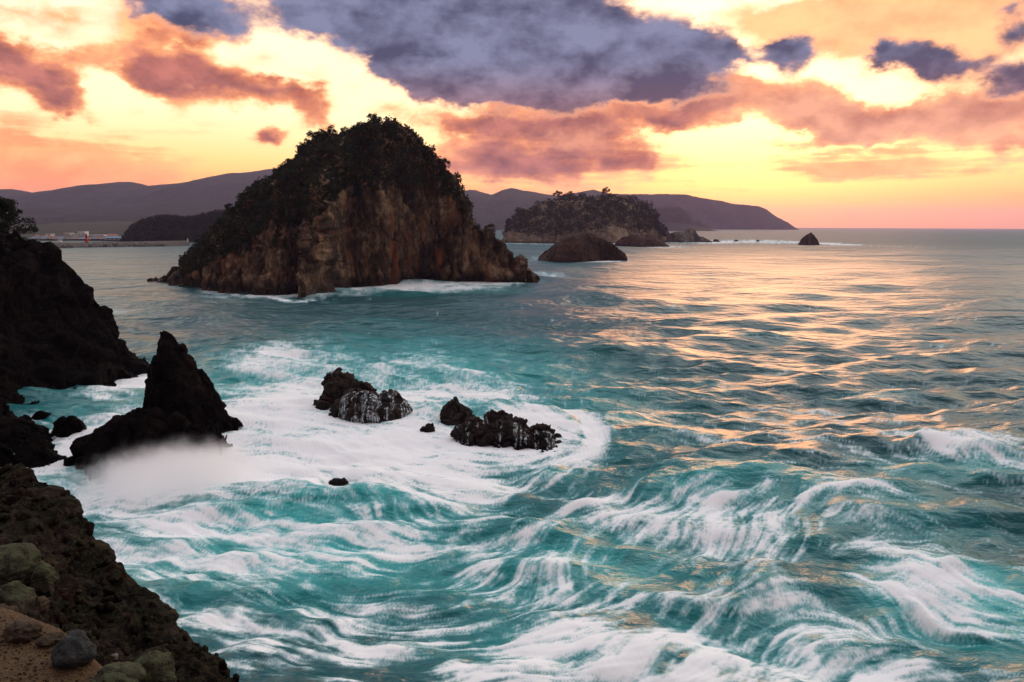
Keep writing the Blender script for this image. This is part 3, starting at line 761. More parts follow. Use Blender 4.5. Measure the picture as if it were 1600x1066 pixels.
# ---- the big island
SIL = [(247, 442), (262, 438), (280, 432), (292, 420), (300, 405), (312, 385), (330, 365), (350, 345), (370, 328), (392, 305), (408, 285), (420, 270), (440, 258), (455, 243),
       (466, 226), (480, 219), (500, 208), (518, 201), (540, 200), (556, 195), (572, 187), (586, 182), (602, 180), (618, 181), (634, 188), (648, 197), (662, 216), (676, 232), (690, 242), (702, 262), (712, 282), (724, 303), (736, 325), (752, 348), (764, 358), (776, 372), (788, 386), (800, 400), (812, 408), (826, 418), (836, 432), (840, 440)]
WAT = [(240, 442), (280, 449), (330, 452), (385, 454), (430, 461), (462, 468), (478, 466), (487, 458), (520, 453), (550, 447), (600, 447), (650, 441), (700, 436), (725, 440), (780, 439), (836, 439), (845, 438)]
# the wooded cap lies lower than the tree tops, so the rock skyline is kept below the leaf skyline
SILR = [(a, b + (9 if 300 < a < 760 else 0)) for a, b in SIL]
VB = loft(SILR, WAT, 285, 34, [(0, 0), (.02, .045), (.09, .20), (.20, .42), (.30, .56), (.38, .62), (.55, .74), (.75, .87), (.9, .96), (1, 1)], 620, 300, 60, zb=-2.5)
# buttresses and gullies down the cliff
n_, m_, _ = VB.shape
Pb = VB.reshape(-1, 3)
zb_ = Pb[:, 2]
rb = fbm(np.stack([Pb[:, 0] / 11.0, zb_ / 46.0, 0 * zb_], 1) + 3.3, 3, 0.55, True)
Pb[:, 1] -= 3.4 * (rb - 0.1) * sstep(zb_, -1, 4) * sstep(zb_, 46, 22)
rb2 = fbm(np.stack([Pb[:, 0] / 3.6 + 0.6 * rb, zb_ / 30.0, 0 * zb_], 1) + 8.1, 2, 0.5, True)
Pb[:, 1] -= 1.5 * rb2 * sstep(zb_, 0, 5) * sstep(zb_, 42, 28)
me_b, PB, NB = rock_mesh('cliff', Pb.reshape(n_, m_, 3), M_ISL, 3.0, 6.5, 2.8, 1.7, True, (1.2, 16.0))
isl = empty('rocky_island', (float(at_z(560, 450)[0]), 265.0, 0)); tag(isl, 'large dome-shaped rocky island with brown cliffs and a wooded top', 'island')
# vegetation line: above it the island is wooded
VL = [(240, 440), (286, 432), (300, 428), (330, 412), (352, 398), (372, 392), (395, 372), (425, 352), (450, 350), (475, 345), (505, 330), (525, 305), (548, 290), (575, 288), (610, 292), (640, 300), (655, 285), (690, 306), (715, 308), (735, 322), (752, 345), (768, 356), (780, 380), (845, 440)]
vx_, vy_ = np.array(VL).T
ppx, ppy = project(PB)
wob = 10 * fbm(PB / 7.0, 3)
rank = (np.arange(len(PB)) % m_)
veg = ((ppy < np.interp(ppx, vx_, vy_) + wob) | (rank > 300)) & (PB[:, 2] > 3.0) & (ppx > 285) & (ppx < 772)
part_at('cliff', me_b, isl)
rng = np.random.default_rng(3)
vi = np.flatnonzero(veg)
def area_of(P, n, m):
    G = P.reshape(n, m, 3); return np.linalg.norm(np.cross(np.gradient(G, axis=0), np.gradient(G, axis=1)), axis=2).ravel()
AB = area_of(PB, n_, m_); wv = AB[vi] / AB[vi].sum()
area_w = 1.0
# undergrowth: a mat of leaves close to the rock
q = rng.choice(vi, 34000, p=wv)
cen = PB[q] + NB[q] * rng.uniform(0.0, 1.3, len(q))[:, None]
V, F = leaf_cloud(cen, np.full(len(cen), 0.5), 3, 0.42, rng)
u = part_at('undergrowth', raw_mesh('undergrowth', V, F, M_LEAF, False), isl); tag(u, kind='stuff')
# sparse bushes on the cliff ledges
ci = np.flatnonzero((~veg) & (rank < 290) & (PB[:, 2] > 12) & (NB[:, 2] > 0.45) & (ppx > 330))
q = rng.choice(ci, 420)
V, F = leaf_cloud(PB[q] + NB[q] * 0.25, rng.uniform(.3, .8, len(q)), 14, 0.28, rng)
u = part_at('ledge_plants', raw_mesh('ledge_plants', V, F, M_LEAF, False), isl); tag(u, kind='stuff')
# trees, spread evenly over the wooded ground
cand = rng.choice(vi, 14000, p=wv); cand = cand[rank[cand] < 318]
chosen = []
for c in cand:
    p = PB[c]; ok = True
    for k in chosen:
        if (p[0] - PB[k][0]) ** 2 + (p[1] - PB[k][1]) ** 2 + (p[2] - PB[k][2]) ** 2 < 3.1 ** 2: ok = False; break
    if ok: chosen.append(c)
    if len(chosen) >= 195: break
for c in chosen:
    p = PB[c]; x0, y0 = ppx[c], ppy[c]
    top = np.interp(x0, *np.array(SIL).T)
    if y0 < top + 26:
        lab, g = ('tree on the crest of the big island, against the sky' , 'crest trees of the big island') if x0 > 470 and x0 < 660 else (('tree on the left skyline slope of the big island', 'left skyline trees of the big island') if x0 <= 470 else ('tree on the right skyline slope of the big island', 'right skyline trees of the big island'))
    elif x0 < 470: lab, g = 'dark tree in the wood on the left flank of the big island', 'left flank trees of the big island'
    elif y0 > 255: lab, g = 'dark tree along the cliff edge of the big island', 'cliff edge trees of the big island'
    else: lab, g = 'dark tree in the thick wood on top of the big island', 'upper wood of the big island'
    if x0 <= 470:
        zone = 'lower' if x0 < 350 else ('middle' if x0 < 415 else 'upper')
        lab = lab.replace('left skyline slope', zone + ' left skyline slope').replace('left flank', zone + ' left flank'); g = zone + ' ' + g
    elif y0 > 255 and 'cliff edge' in lab:
        zone = 'above the left cliff face' if x0 < 560 else ('above the middle cliff face' if x0 < 650 else 'above the right cliff face')
        lab = 'dark tree at the cliff edge ' + zone + ' of the big island'; g = 'cliff edge trees ' + zone
    s = rng.uniform(0.50, 0.78) * (0.75 if x0 < 330 or x0 > 720 else 1.0)
    plant_tree(TREES, p - np.array([0, 0, 0.9]), s, rng, lab, g)

# ---- the second island
S2 = [(786, 378), (791, 366), (794, 352), (800, 345), (812, 338), (828, 328), (845, 318), (870, 312), (890, 309), (920, 307), (950, 307), (975, 309), (990, 314), (1008, 322), (1018, 330), (1026, 342), (1034, 356), (1040, 368), (1042, 376)]
W2 = [(780, 379), (800, 380), (840, 380.5), (900, 381), (960, 381), (1010, 380), (1045, 378)]
V2 = loft(S2, W2, 985, 70, [(0, 0), (.05, .18), (.14, .34), (.24, .42), (.45, .62), (.7, .84), (1, 1)], 260, 110, 40, zb=-3)
me2, P2, N2 = rock_mesh('cliff', V2, M_FAR, 4.0, 16.0, 1.8, 4.2, True)
isl2 = empty('wooded_island', (float(at_z(915, 380)[0]), 975.0, 0)); tag(isl2, 'low wooded island with pale cliffs beyond the big island', 'island')
part_at('cliff', me2, isl2)
px2, py2 = project(P2); rank2 = np.arange(len(P2)) % V2.shape[1]
lim = np.interp(px2, [785, 800, 830, 850, 880, 900, 940, 955, 970, 990, 1005, 1020, 1040], [360, 364, 368, 370, 366, 362, 366, 352, 356, 364, 366, 356, 370]) + 5 * fbm(P2 / 30.0, 2)
vg2 = np.flatnonzero(((py2 < lim) | (rank2 > 110)) & (P2[:, 2] > 5))
q = rng.choice(vg2, 4500)
V, F = leaf_cloud(P2[q] + N2[q] * rng.uniform(0, 2.5, len(q))[:, None], np.full(len(q), 1.2), 3, 1.1, rng)
u = part_at('undergrowth', raw_mesh('undergrowth', V, F, M_LEAF2, False), isl2); tag(u, kind='stuff')
chosen = []
for c in rng.permutation(vg2[rank2[vg2] < 122])[:5000]:
    p = P2[c]
    if all(np.sum((p - P2[k]) ** 2) > 7.5 ** 2 for k in chosen): chosen.append(c)
    if len(chosen) >= 100: break
for c in chosen:
    top = np.interp(px2[c], *np.array(S2).T)
    if py2[c] < top + 10: lab, g = 'tree on the skyline of the low wooded island', 'skyline trees of the low wooded island'
    elif px2[c] < 915: lab, g = 'tree in the left half of the low wooded island', 'left wood of the low wooded island'
    else: lab, g = 'tree in the right half of the low wooded island', 'right wood of the low wooded island'
    plant_tree(TREES_FAR, P2[c] - np.array([0, 0, 1.5]), rng.uniform(.75, 1.15), rng, lab, g)

# ---- sea rocks
PROF_CLIFF = [(0, 0), (.06, .22), (.18, .50), (.36, .76), (.65, .93), (1, 1)]
PROF_DOME = [(0, 0), (.10, .30), (.28, .60), (.55, .85), (.8, .96), (1, 1)]
def sea_rock(name, label, cat, sil, wat, dYr, back, mat, amp, scale, nx=150, nf=80, nb=34, prof=PROF_DOME, zb=-0.8, vst=1.2, seed=0.0, group=None, parent=None):
    Y0 = at_z(*wat[len(wat) // 2])[1] + dYr
    V = loft(sil, wat, Y0, back, prof, nx, nf, nb, zb)
    me, P, N = rock_mesh(name, V, mat, amp, scale, vst, seed)
    if parent is not None: o = part_at(name, me, parent)
    else: o = rebase(obj(name, me), (P[:, 0].mean(), P[:, 1].mean(), 0)); tag(o, label, cat, group)
    return o, V, P, N
def cascades(o, V, P, N, x_amt=0.5, seed=1.0, z_hi=0.8, dens=0.0, wid=0.35):
    """white rivulets that run down the seaward face of a rock, as thin sheets on its surface"""
    n, m, _ = V.shape; H = np.repeat(P[:, 2].reshape(n, m).max(1)[:, None], m, 1).ravel()
    s = pnoise(np.stack([P[:, 0] / wid + 0.9 * pnoise(P / 0.7 + seed), np.full(len(P), seed * 5.3), P[:, 2] / 3.5], 1)) + 0.5 * pnoise(np.stack([P[:, 0] / (wid * .4), np.full(len(P), seed * 2.3), P[:, 2] / 2.0], 1))
    gate = pnoise(np.stack([P[:, 0] / 1.6, np.full(len(P), seed), 0 * P[:, 0]], 1))
    rk = np.arange(len(P)) % m
    mask = (s + 0.5 * gate > 0.22 - dens) & (P[:, 2] < H * z_hi + .1) & (P[:, 2] > -0.3) & (rk < m * 0.66)
    Fq = grid_faces(n, m); keep = mask[Fq].all(1)
    if keep.sum() < 4: return
    Fk = Fq[keep]; ids = np.unique(Fk); remap = -np.ones(len(P), np.int64); remap[ids] = np.arange(len(ids))
    Vk = P[ids] + N[ids] * 0.05 + np.array([0, -0.03, 0.02])
    Fr = remap[Fk]; lab = np.arange(len(ids))
    for _ in range(400):                                   # connected sheets of water, one part each
        mn = lab[Fr].min(1); new = lab.copy(); np.minimum.at(new, Fr.ravel(), np.repeat(mn, 4))
        if (new == lab).all(): break
        lab = new
    fl = lab[Fr[:, 0]]
    for c in np.unique(fl):
        f = Fr[fl == c]
        if len(f) < 24: continue
        u, inv = np.unique(f, return_inverse=True)
        me = raw_mesh('cascade', Vk[u], inv.reshape(-1, 4), M_FOAM)
        me.transform(Matrix.Translation(-o.location)); obj('cascade', me, o)

sea_rock('brown_islet', 'brown dome-shaped islet with surf in front of the low wooded island', 'rock', [(841, 406), (848, 398), (858, 390), (870, 380), (884, 372), (896, 366), (910, 362), (926, 366), (942, 372), (956, 381), (968, 390), (975, 396), (979, 406)], [(840, 407), (870, 409), (910, 409), (950, 407), (980, 406)], 16, 22, M_RED, 1.0, 5.0, 200, 90, 30, seed=2.2, vst=1.8)
sea_rock('flat_islet', 'flat dark rock at the right foot of the low wooded island', 'rock', [(962, 381), (968, 374), (985, 368), (1005, 367), (1022, 368), (1034, 376), (1044, 385)], [(960, 383), (1000, 385), (1046, 385)], 20, 26, M_RED, 1.6, 8.0, 120, 50, 20, seed=3.3)
sea_rock('pale_islet', 'pale grey rock just right of the low wooded island', 'rock', [(1034, 376), (1042, 366), (1056, 362), (1070, 360), (1078, 356), (1086, 359), (1092, 368), (1102, 372), (1112, 377)], [(1032, 378), (1070, 379), (1114, 378)], 18, 24, M_GREYROCK, 1.8, 8.0, 120, 50, 20, seed=4.4)
sea_rock('small_sea_rock', 'tiny dark rock right of the pale grey rock', 'rock', [(1113, 377), (1116, 374), (1121, 374), (1125, 377)], [(1113, 378), (1119, 378.4), (1125, 378)], 4, 6, M_RED, 0.6, 3.0, 40, 20, 10, seed=5.5)
sea_rock('lone_sea_rock', 'lone dark rock with spray far out on the right', 'rock', [(1249, 381), (1252, 373), (1258, 369), (1264, 366), (1268, 364), (1273, 368), (1278, 375), (1281, 381)], [(1248, 382), (1265, 383), (1282, 382)], 10, 14, M_RED, 1.3, 6.0, 100, 50, 20, seed=6.6)
for k, (a, b, w) in enumerate([(1150, 377, 4), (1184, 377, 3)]):
    sea_rock('small_sea_rock', ['tiny awash rock in the surf line left of the lone rock', 'tiniest awash rock midway to the lone rock'][k], 'rock', [(a - w, b), (a - w / 2, b - 2), (a + w / 2, b - 2.2), (a + w, b)], [(a - w, b + .3), (a, b + .6), (a + w, b + .3)], 3, 5, M_RED, .3, 2.0, 24, 14, 8, seed=7 + k)

# rocks in the white water
r1 = sea_rock('jagged_sea_rock', 'black jagged rock at the left of the white water', 'rock', [(491, 633), (496, 627), (503, 625), (506, 612), (512, 598), (518, 586), (524, 580), (530, 579), (537, 584), (546, 588), (558, 591), (568, 598), (576, 607), (583, 616), (590, 622)], [(490, 635), (505, 639), (530, 638), (560, 634), (592, 625)], 3.2, 4.0, M_SEA, 0.75, 1.4, 260, 120, 50, seed=1.1, prof=PROF_CLIFF)
r2 = sea_rock('washed_sea_rock', 'low rock with water pouring off it beside the jagged rock', 'rock', [(518, 642), (526, 626), (538, 614), (556, 608), (574, 609), (584, 612), (592, 617), (600, 611), (612, 610), (624, 614), (634, 624), (642, 634), (648, 646)], [(518, 650), (548, 660), (580, 664), (612, 662), (649, 652)], 4.6, 3.0, M_SEA, 0.5, 1.8, 240, 110, 40, seed=2.7)
cascades(r2[0], *r2[1:], seed=2.0, z_hi=0.97, dens=0.34, wid=.6)
r3 = sea_rock('peaked_sea_rock', 'small peaked black rock in the middle of the white water', 'rock', [(689, 658), (690, 642), (694, 634), (702, 627), (708, 622), (712, 620), (716, 628), (722, 634), (732, 638), (738, 646), (742, 656)], [(688, 660), (705, 666), (725, 664), (744, 658)], 2.0, 2.6, M_SEA, 0.55, 1.2, 190, 100, 40, seed=3.9, prof=PROF_CLIFF)
r4 = sea_rock('long_sea_rock', 'long dark red rock streaming with water, nearest the swirl', 'rock', [(712, 694), (716, 674), (724, 664), (736, 656), (750, 657), (760, 650), (770, 648), (778, 645), (786, 644), (796, 647), (806, 653), (818, 660), (828, 668), (840, 667), (852, 668), (862, 674), (870, 682), (876, 690), (880, 699)], [(711, 695), (735, 697), (765, 697), (800, 698), (830, 706), (855, 709), (881, 700)], 3.6, 3.4, M_SEA, 0.75, 1.3, 320, 120, 40, seed=5.1)
cascades(r4[0], *r4[1:], seed=4.0, z_hi=0.95, dens=0.08, wid=.4)
sea_rock('small_sea_rock', 'small half-drowned rock left of the long red rock', 'rock', [(655, 676), (660, 669), (668, 664), (676, 661), (679, 668), (680, 674)], [(654, 677), (668, 679), (681, 675)], 0.9, 1.0, M_SEA, .2, .8, 60, 34, 16, seed=6.1)
sea_rock('small_sea_rock', 'lowest small rock breaking through foam above turquoise water', 'rock', [(511, 757), (517, 750), (525, 746), (532, 748), (538, 746), (545, 754)], [(510, 759), (527, 761), (546, 758)], 0.9, 0.8, M_SEA, .14, .7, 60, 34, 16, seed=7.1)
sea_rock('small_sea_rock', 'tiny rock tip behind the peaked rock', 'rock', [(660, 633), (665, 628), (670, 630), (676, 628), (682, 633)], [(659, 634), (671, 635), (683, 634)], 0.9, 1.0, M_SEA, .18, .8, 50, 24, 12, seed=8.1)

# ---- sea stack at the left
stk = empty('sea_stack', tuple(at_z(260, 690)) ); tag(stk, 'black pointed sea stack beside the left cliff', 'sea stack')
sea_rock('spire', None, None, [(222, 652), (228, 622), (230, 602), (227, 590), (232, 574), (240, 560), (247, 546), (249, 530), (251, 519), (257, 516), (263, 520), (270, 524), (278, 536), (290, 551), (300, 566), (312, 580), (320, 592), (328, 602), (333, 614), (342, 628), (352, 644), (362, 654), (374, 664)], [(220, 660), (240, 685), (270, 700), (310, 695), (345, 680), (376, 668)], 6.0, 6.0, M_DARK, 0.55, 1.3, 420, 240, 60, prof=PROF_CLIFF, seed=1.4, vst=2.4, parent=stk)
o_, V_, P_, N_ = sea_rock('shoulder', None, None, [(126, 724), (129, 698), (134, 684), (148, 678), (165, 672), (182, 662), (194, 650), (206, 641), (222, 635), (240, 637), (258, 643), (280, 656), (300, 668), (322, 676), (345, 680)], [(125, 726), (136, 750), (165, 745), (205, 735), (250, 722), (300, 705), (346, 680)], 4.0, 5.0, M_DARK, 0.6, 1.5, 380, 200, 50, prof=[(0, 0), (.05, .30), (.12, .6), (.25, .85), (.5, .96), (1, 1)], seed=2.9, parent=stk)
# boulders at the foot of the left cliff
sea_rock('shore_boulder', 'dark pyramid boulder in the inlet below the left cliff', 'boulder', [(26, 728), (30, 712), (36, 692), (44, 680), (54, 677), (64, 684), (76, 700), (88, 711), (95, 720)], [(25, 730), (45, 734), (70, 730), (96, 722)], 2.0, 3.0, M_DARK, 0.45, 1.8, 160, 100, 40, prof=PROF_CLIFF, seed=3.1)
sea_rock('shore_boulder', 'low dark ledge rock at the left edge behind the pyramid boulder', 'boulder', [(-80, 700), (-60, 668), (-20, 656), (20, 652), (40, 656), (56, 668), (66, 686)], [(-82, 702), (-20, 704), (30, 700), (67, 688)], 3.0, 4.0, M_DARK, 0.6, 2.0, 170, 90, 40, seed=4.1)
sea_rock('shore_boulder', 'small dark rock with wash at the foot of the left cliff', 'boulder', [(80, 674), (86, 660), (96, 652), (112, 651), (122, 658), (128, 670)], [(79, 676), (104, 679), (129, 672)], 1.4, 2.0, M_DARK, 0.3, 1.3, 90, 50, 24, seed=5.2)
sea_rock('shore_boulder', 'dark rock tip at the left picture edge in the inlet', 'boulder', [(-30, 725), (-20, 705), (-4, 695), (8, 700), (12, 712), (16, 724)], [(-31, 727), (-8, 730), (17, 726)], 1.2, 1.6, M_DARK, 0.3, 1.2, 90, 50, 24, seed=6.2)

# ---- the left cliff
SILC = [(-420, 150), (-300, 190), (-200, 250), (-120, 300), (-60, 330), (-20, 352), (0, 358), (14, 362), (28, 366), (38, 372), (46, 384), (56, 390), (66, 392), (74, 400), (80, 404), (83, 396), (86, 394), (90, 404), (95, 420), (100, 436), (102, 452), (108, 466), (114, 482), (122, 494), (134, 506), (148, 513), (158, 514), (168, 522), (178, 536), (188, 548), (200, 560), (214, 568), (226, 574), (233, 582), (238, 590)]
WATC = [(-420, 720), (-200, 705), (-60, 690), (0, 676), (50, 664), (100, 655), (140, 650), (170, 640), (186, 628), (190, 612), (205, 598), (225, 594), (240, 592)]
def yrc(px): return float(np.interp(px, [-420, 0, 90, 150, 240], [108, 112, 113, 112, 107.5]))
VC = loft(SILC, WATC, yrc, 30, [(0, 0), (.03, .10), (.08, .22), (.16, .40), (.30, .60), (.52, .80), (.78, .94), (1, 1)], 560, 320, 50, zb=-1.5)
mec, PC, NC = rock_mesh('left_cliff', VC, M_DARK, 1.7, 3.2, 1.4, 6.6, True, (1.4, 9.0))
clf = rebase(obj('sea_cliff', mec), (PC[:, 0].mean(), PC[:, 1].mean(), 0)); tag(clf, 'tall near-black sea cliff rising along the left edge', 'cliff')

# pine on the cliff
def pine(base, h, lean, rng, label, nb=26, group=None):
    e = empty('pine_tree', tuple(float(q) for q in base)); tag(e, label, 'tree', group)
    mb = MB(); tops = []
    pts = [(0, 0, -0.6), (lean * .25, 0, h * .3), (lean * .6, .05, h * .65), (lean, 0, h)]
    mb.tube(pts, [h * .045, h * .036, h * .024, h * .008], 8); mb.build('trunk', M_BARK, e, True)
    cs, rs = [], []; bb = MB()
    for i in range(nb):
        t = 0.12 + 0.88 * i / (nb - 1); a = i * 2.4 + rng.uniform(-.4, .4); L = h * (0.62 * (1 - t) + 0.14) * rng.uniform(.8, 1.2)
        z = h * t; x0 = lean * t
        end = (x0 + L * math.cos(a), L * math.sin(a), z + 0.12 * L + rng.uniform(-.12, .16) * h)
        bb.tube([(x0, 0, z - .05 * h), (x0 + .5 * L * math.cos(a), .5 * L * math.sin(a), z), end], [h * .016, h * .012, h * .005], 5)
        for f in (.45, .7, .95, 1.1):
            cs.append((x0 + L * f * math.cos(a) + rng.normal() * .05 * h, L * f * math.sin(a) + rng.normal() * .05 * h, z + .1 * L * f + .02 * h)); rs.append(h * rng.uniform(.08, .15))
    bb.build('branches', M_BARK, e, True)
    V, F = leaf_cloud(cs, rs, 60, 0.05 * h * .6, rng, 0.75)
    obj('crown', raw_mesh('crown', V, F, M_NEEDLE, False), e); return e
pine(at_y(8, 372, 112.5), 5.0, 0.5, np.random.default_rng(1), 'dark wind-shaped pine on top of the left cliff')
pine(at_y(-22, 372, 113), 4.2, -0.3, np.random.default_rng(2), 'second pine cut off by the left picture edge')
# scrub on the cliff top
rngc = np.random.default_rng(8); rk = np.arange(len(PC)) % VC.shape[1]; cx_, cy_ = project(PC)
ci = np.flatnonzero((NC[:, 2] > 0.35) & (PC[:, 2] > 12) & (rk > 230) & (cx_ < 62))
q = rngc.choice(ci, 700); V, F = leaf_cloud(PC[q] + NC[q] * .15, rngc.uniform(.2, .5, len(q)), 16, .16, rngc)
V = V - np.array(clf.location); u = obj('scrub', raw_mesh('scrub', V, F, M_NEEDLE, False), clf); tag(u, kind='stuff')

# ================================================================== the near ledge
M_CONG = rock_material('conglomerate', (0.003, 0.002, 0.0018), (0.011, 0.007, 0.0055), (0.046, 0.031, 0.023), 0.22, stain=(0.055, 0.026, 0.016), stain_amt=0.5, wet_z=None, bump=0.9, pale=(0.16, 0.14, 0.11), pale_amt=0.45, lichen=(0.075, 0.080, 0.045), lichen_amt=0.25, spec=0.04)
SZ = CAM_H - 3.2                      # level of the sand
def near_ledge():
    edge = [(-520, 640, 15), (-380, 660, 14.2), (-250, 690, 13.2), (-120, 715, 12.4), (-40, 728, 11.8), (0, 734, 11.4), (30, 731, 11.2), (50, 734, 11.0), (64, 748, 10.8), (92, 764, 10.6), (118, 786, 10.3), (126, 812, 10.0), (146, 832, 9.8), (172, 856, 9.5), (182, 884, 9.2), (205, 908, 9.0), (226, 930, 8.7), (250, 946, 8.5), (274, 956, 8.3), (286, 978, 8.1), (312, 1000, 7.9), (338, 1020, 7.7), (352, 1046, 7.5), (362, 1070, 7.3), (385, 1120, 7.0), (430, 1190, 6.6), (500, 1290, 6.2), (620, 1450, 5.6), (800, 1700, 5.0)]
    E = np.array([at_y(*e) for e in edge])
    inner = [(-520, 900), (-380, 910), (-250, 925), (-120, 945), (-40, 968), (0, 978), (14, 982), (30, 990), (50, 996), (64, 1004), (78, 1016), (90, 1028), (104, 1040), (118, 1054), (130, 1066), (142, 1080), (154, 1094), (170, 1108), (190, 1122), (215, 1136), (240, 1150), (270, 1164), (300, 1178), (330, 1192), (380, 1195), (420, 1250), (500, 1350), (620, 1500), (800, 1760)]
    I = np.array([at_z(a, b, SZ) for a, b in inner])
    n = 620
    t = np.linspace(0, 1, n); arc = np.concatenate([[0], np.cumsum(np.linalg.norm(np.diff(E, axis=0), axis=1))]); arc /= arc[-1]
    Ee = np.stack([np.interp(t, arc, E[:, k]) for k in range(3)], 1); Ii = np.stack([np.interp(t, arc, I[:, k]) for k in range(3)], 1)
    s = np.linspace(-0.35, 1, 330)
    top = Ii[:, None] * (1 - s)[None, :, None] + Ee[:, None] * s[None, :, None]
    c = np.clip(s, 0, 1)
    top[..., 2] += (-0.34 * np.sin(math.pi * c) ** 1.0 - 0.5 * np.clip(-s, 0, 1) - 0.30 * (1 - sstep(s, 0.02, 0.16)))[None]
    out = Ee - Ii; out[:, 2] = 0; out /= np.linalg.norm(out, axis=1)[:, None]
    s2 = np.linspace(0, 1, 110)[1:]
    face = Ee[:, None] + out[:, None] * (0.25 * s2 + 3.5 * s2 ** 2)[None, :, None]
    face[..., 2] = Ee[:, None, 2] - (0.4 * s2 + 17.2 * s2 ** 1.6)[None]
    V = np.concatenate([top, face], 1)
    N = grid_normals(V).reshape(-1, 3)
    if N[:, 2].mean() < 0: N = -N
    P = V.reshape(-1, 3).copy()
    amp = np.repeat(np.concatenate([sstep(s, -.05, .25) * (1 - 0.55 * sstep(s, .8, 1.0)), 0.6 + .6 * s2])[None], n, 0).ravel()
    P = P + N * (amp * 0.42 * fbm(P / 1.2 + 2.2, 4))[:, None]
    f1, f2, cr = worley(P / 0.55 + 4); e = np.minimum(1, (f2 - f1) / .25)
    d = 0.17 * ((cr - .4) * e - .4 * (1 - e))
    f1, f2, cr = worley(P / 0.19 + 8); d = d + (cr > .35) * 0.10 * np.clip(0.62 - f1, 0, 1) * (0.5 + cr)
    f1, f2, cr = worley(P / 0.085 + 3); d = d + (cr > .3) * 0.07 * np.clip(0.62 - f1, 0, 1) * (0.5 + cr) + 0.03 * fbm(P / .12, 3)
    P = P + N * (d * amp)[:, None]
    me = raw_mesh('rock_ledge', P, grid_faces(*V.shape[:2]), M_CONG)
    global LEDGE, LP, LN
    LP, LN = P, N
    LP = LP.reshape(n, -1, 3)[:, 150:].reshape(-1, 3); LN = LN.reshape(n, -1, 3)[:, 150:].reshape(-1, 3)
    o = LEDGE = rebase(obj('rock_ledge', me), (P[:, 0].mean(), P[:, 1].mean(), SZ)); tag(o, 'dark lumpy conglomerate ledge in the bottom left corner', 'rock ledge')
near_ledge()
# stones cemented into the ledge
rngl = np.random.default_rng(31); lpx, lpy = project(LP)
cl = np.flatnonzero((lpx > -40) & (lpx < 380) & (lpy > 700) & (lpy < 1110) & (LN[:, 2] > 0.1))
STONES = []
for k in range(5):
    bm = bmesh.new(); bmesh.ops.create_icosphere(bm, subdivisions=2, radius=1.0)
    for q in bm.verts:
        c_ = np.array([q.co[:]]); f = 1 + 0.55 * float(fbm(c_ * 1.1 + 9 * k, 2)[0]); q.co = (q.co.x * f * 1.2, q.co.y * f, q.co.z * f * .75)
    me = bpy.data.meshes.new('stone'); bm.to_mesh(me); bm.free(); me.materials.append(M_CONG); me.polygons.foreach_set('use_smooth', [True] * len(me.polygons)); STONES.append(me)
for c_ in rngl.choice(cl, 260, replace=False):
    q = obj('stone', STONES[rngl.integers(5)], LEDGE); r_ = rngl.uniform(0.025, 0.065) * (1.6 if rngl.random() < .08 else 1)
    q.location = Vector(LP[c_] + LN[c_] * r_ * .15) - LEDGE.location; q.scale = (r_, r_ * rngl.uniform(.7, 1.1), r_ * rngl.uniform(.7, 1.1)); q.rotation_euler = tuple(rngl.uniform(0, 6.28, 3))

# sand
m, t, b = new_mat('coarse_sand')
pos = t.add('ShaderNodeNewGeometry').outputs['Position']
g1 = t.voronoi(pos, 70.0, 'F1', 'Color'); g2 = t.noise(pos, 1.6, 5, 0.6)
c = t.mix(t.xyz(g1)[0], (0.016, 0.008, 0.002), (0.150, 0.080, 0.019)); c = t.mix(g2, c, (0.058, 0.028, 0.006))
t.put(b.inputs['Base Color'], c); b.inputs['Roughness'].default_value = 0.9
bp = t.add('ShaderNodeBump'); bp.inputs['Strength'].default_value = 0.8; bp.inputs['Distance'].default_value = 0.012
t.l.new(t.voronoi(pos, 70.0), bp.inputs['Height']); t.l.new(bp.outputs[0], b.inputs['Normal'])
M_SAND = m
gx = np.linspace(-9, 0.5, 220); gy = np.linspace(1.0, 9.2, 200)
GX, GY = np.meshgrid(gx, gy, indexing='ij'); pp = np.stack([GX.ravel(), GY.ravel(), 0 * GX.ravel()], 1)
pp[:, 2] = SZ - 0.02 + 0.05 * fbm(pp / 1.1, 3) + 0.012 * fbm(pp / .18, 3) 
lb = np.array([at_z(a, b, SZ) for a, b in [(-520, 900), (-120, 945), (0, 978), (64, 1004), (104, 1040), (154, 1094), (270, 1164), (500, 1350), (800, 1760)]])
lim_y = np.interp(pp[:, 0], lb[:, 0], lb[:, 1]); pp[:, 2] -= np.clip(pp[:, 1] - lim_y - .25, 0, 5) * 1.2
o = obj('sand', raw_mesh('sand', pp, grid_faces(220, 200), M_SAND)); tag(o, 'coarse brown sand in the bottom left corner', None, None, 'structure')
rngs = np.random.default_rng(21)
# loose grains
k = 5200
ax = rngs.uniform(-5.6, -2.2, k); ay = rngs.uniform(4.6, 7.0, k)
ok = ay < np.interp(ax, lb[:, 0], lb[:, 1]) + 0.15; ax, ay = ax[ok], ay[ok]; k = len(ax)
az_ = SZ - 0.02 + 0.05 * fbm(np.stack([ax, ay, 0 * ax], 1) / 1.1, 3)
rr = rngs.uniform(.004, .016, k)
octa = np.array([(1, 0, 0), (-1, 0, 0), (0, 1, 0), (0, -1, 0), (0, 0, .7), (0, 0, -.7)]); fo = np.array([(0, 2, 4), (2, 1, 4), (1, 3, 4), (3, 0, 4), (2, 0, 5), (1, 2, 5), (3, 1, 5), (0, 3, 5)])
V = (np.stack([ax, ay, az_ + rr * .5], 1)[:, None] + octa[None] * rr[:, None, None] * rngs.uniform(.6, 1.3, (k, 6, 1))).reshape(-1, 3)
F = (fo[None] + (np.arange(k) * 6)[:, None, None]).reshape(-1, 3)
o = obj('gravel', raw_mesh('gravel', V, F, M_SAND)); tag(o, 'coarse grains strewn over the brown sand', 'gravel', None, 'stuff')

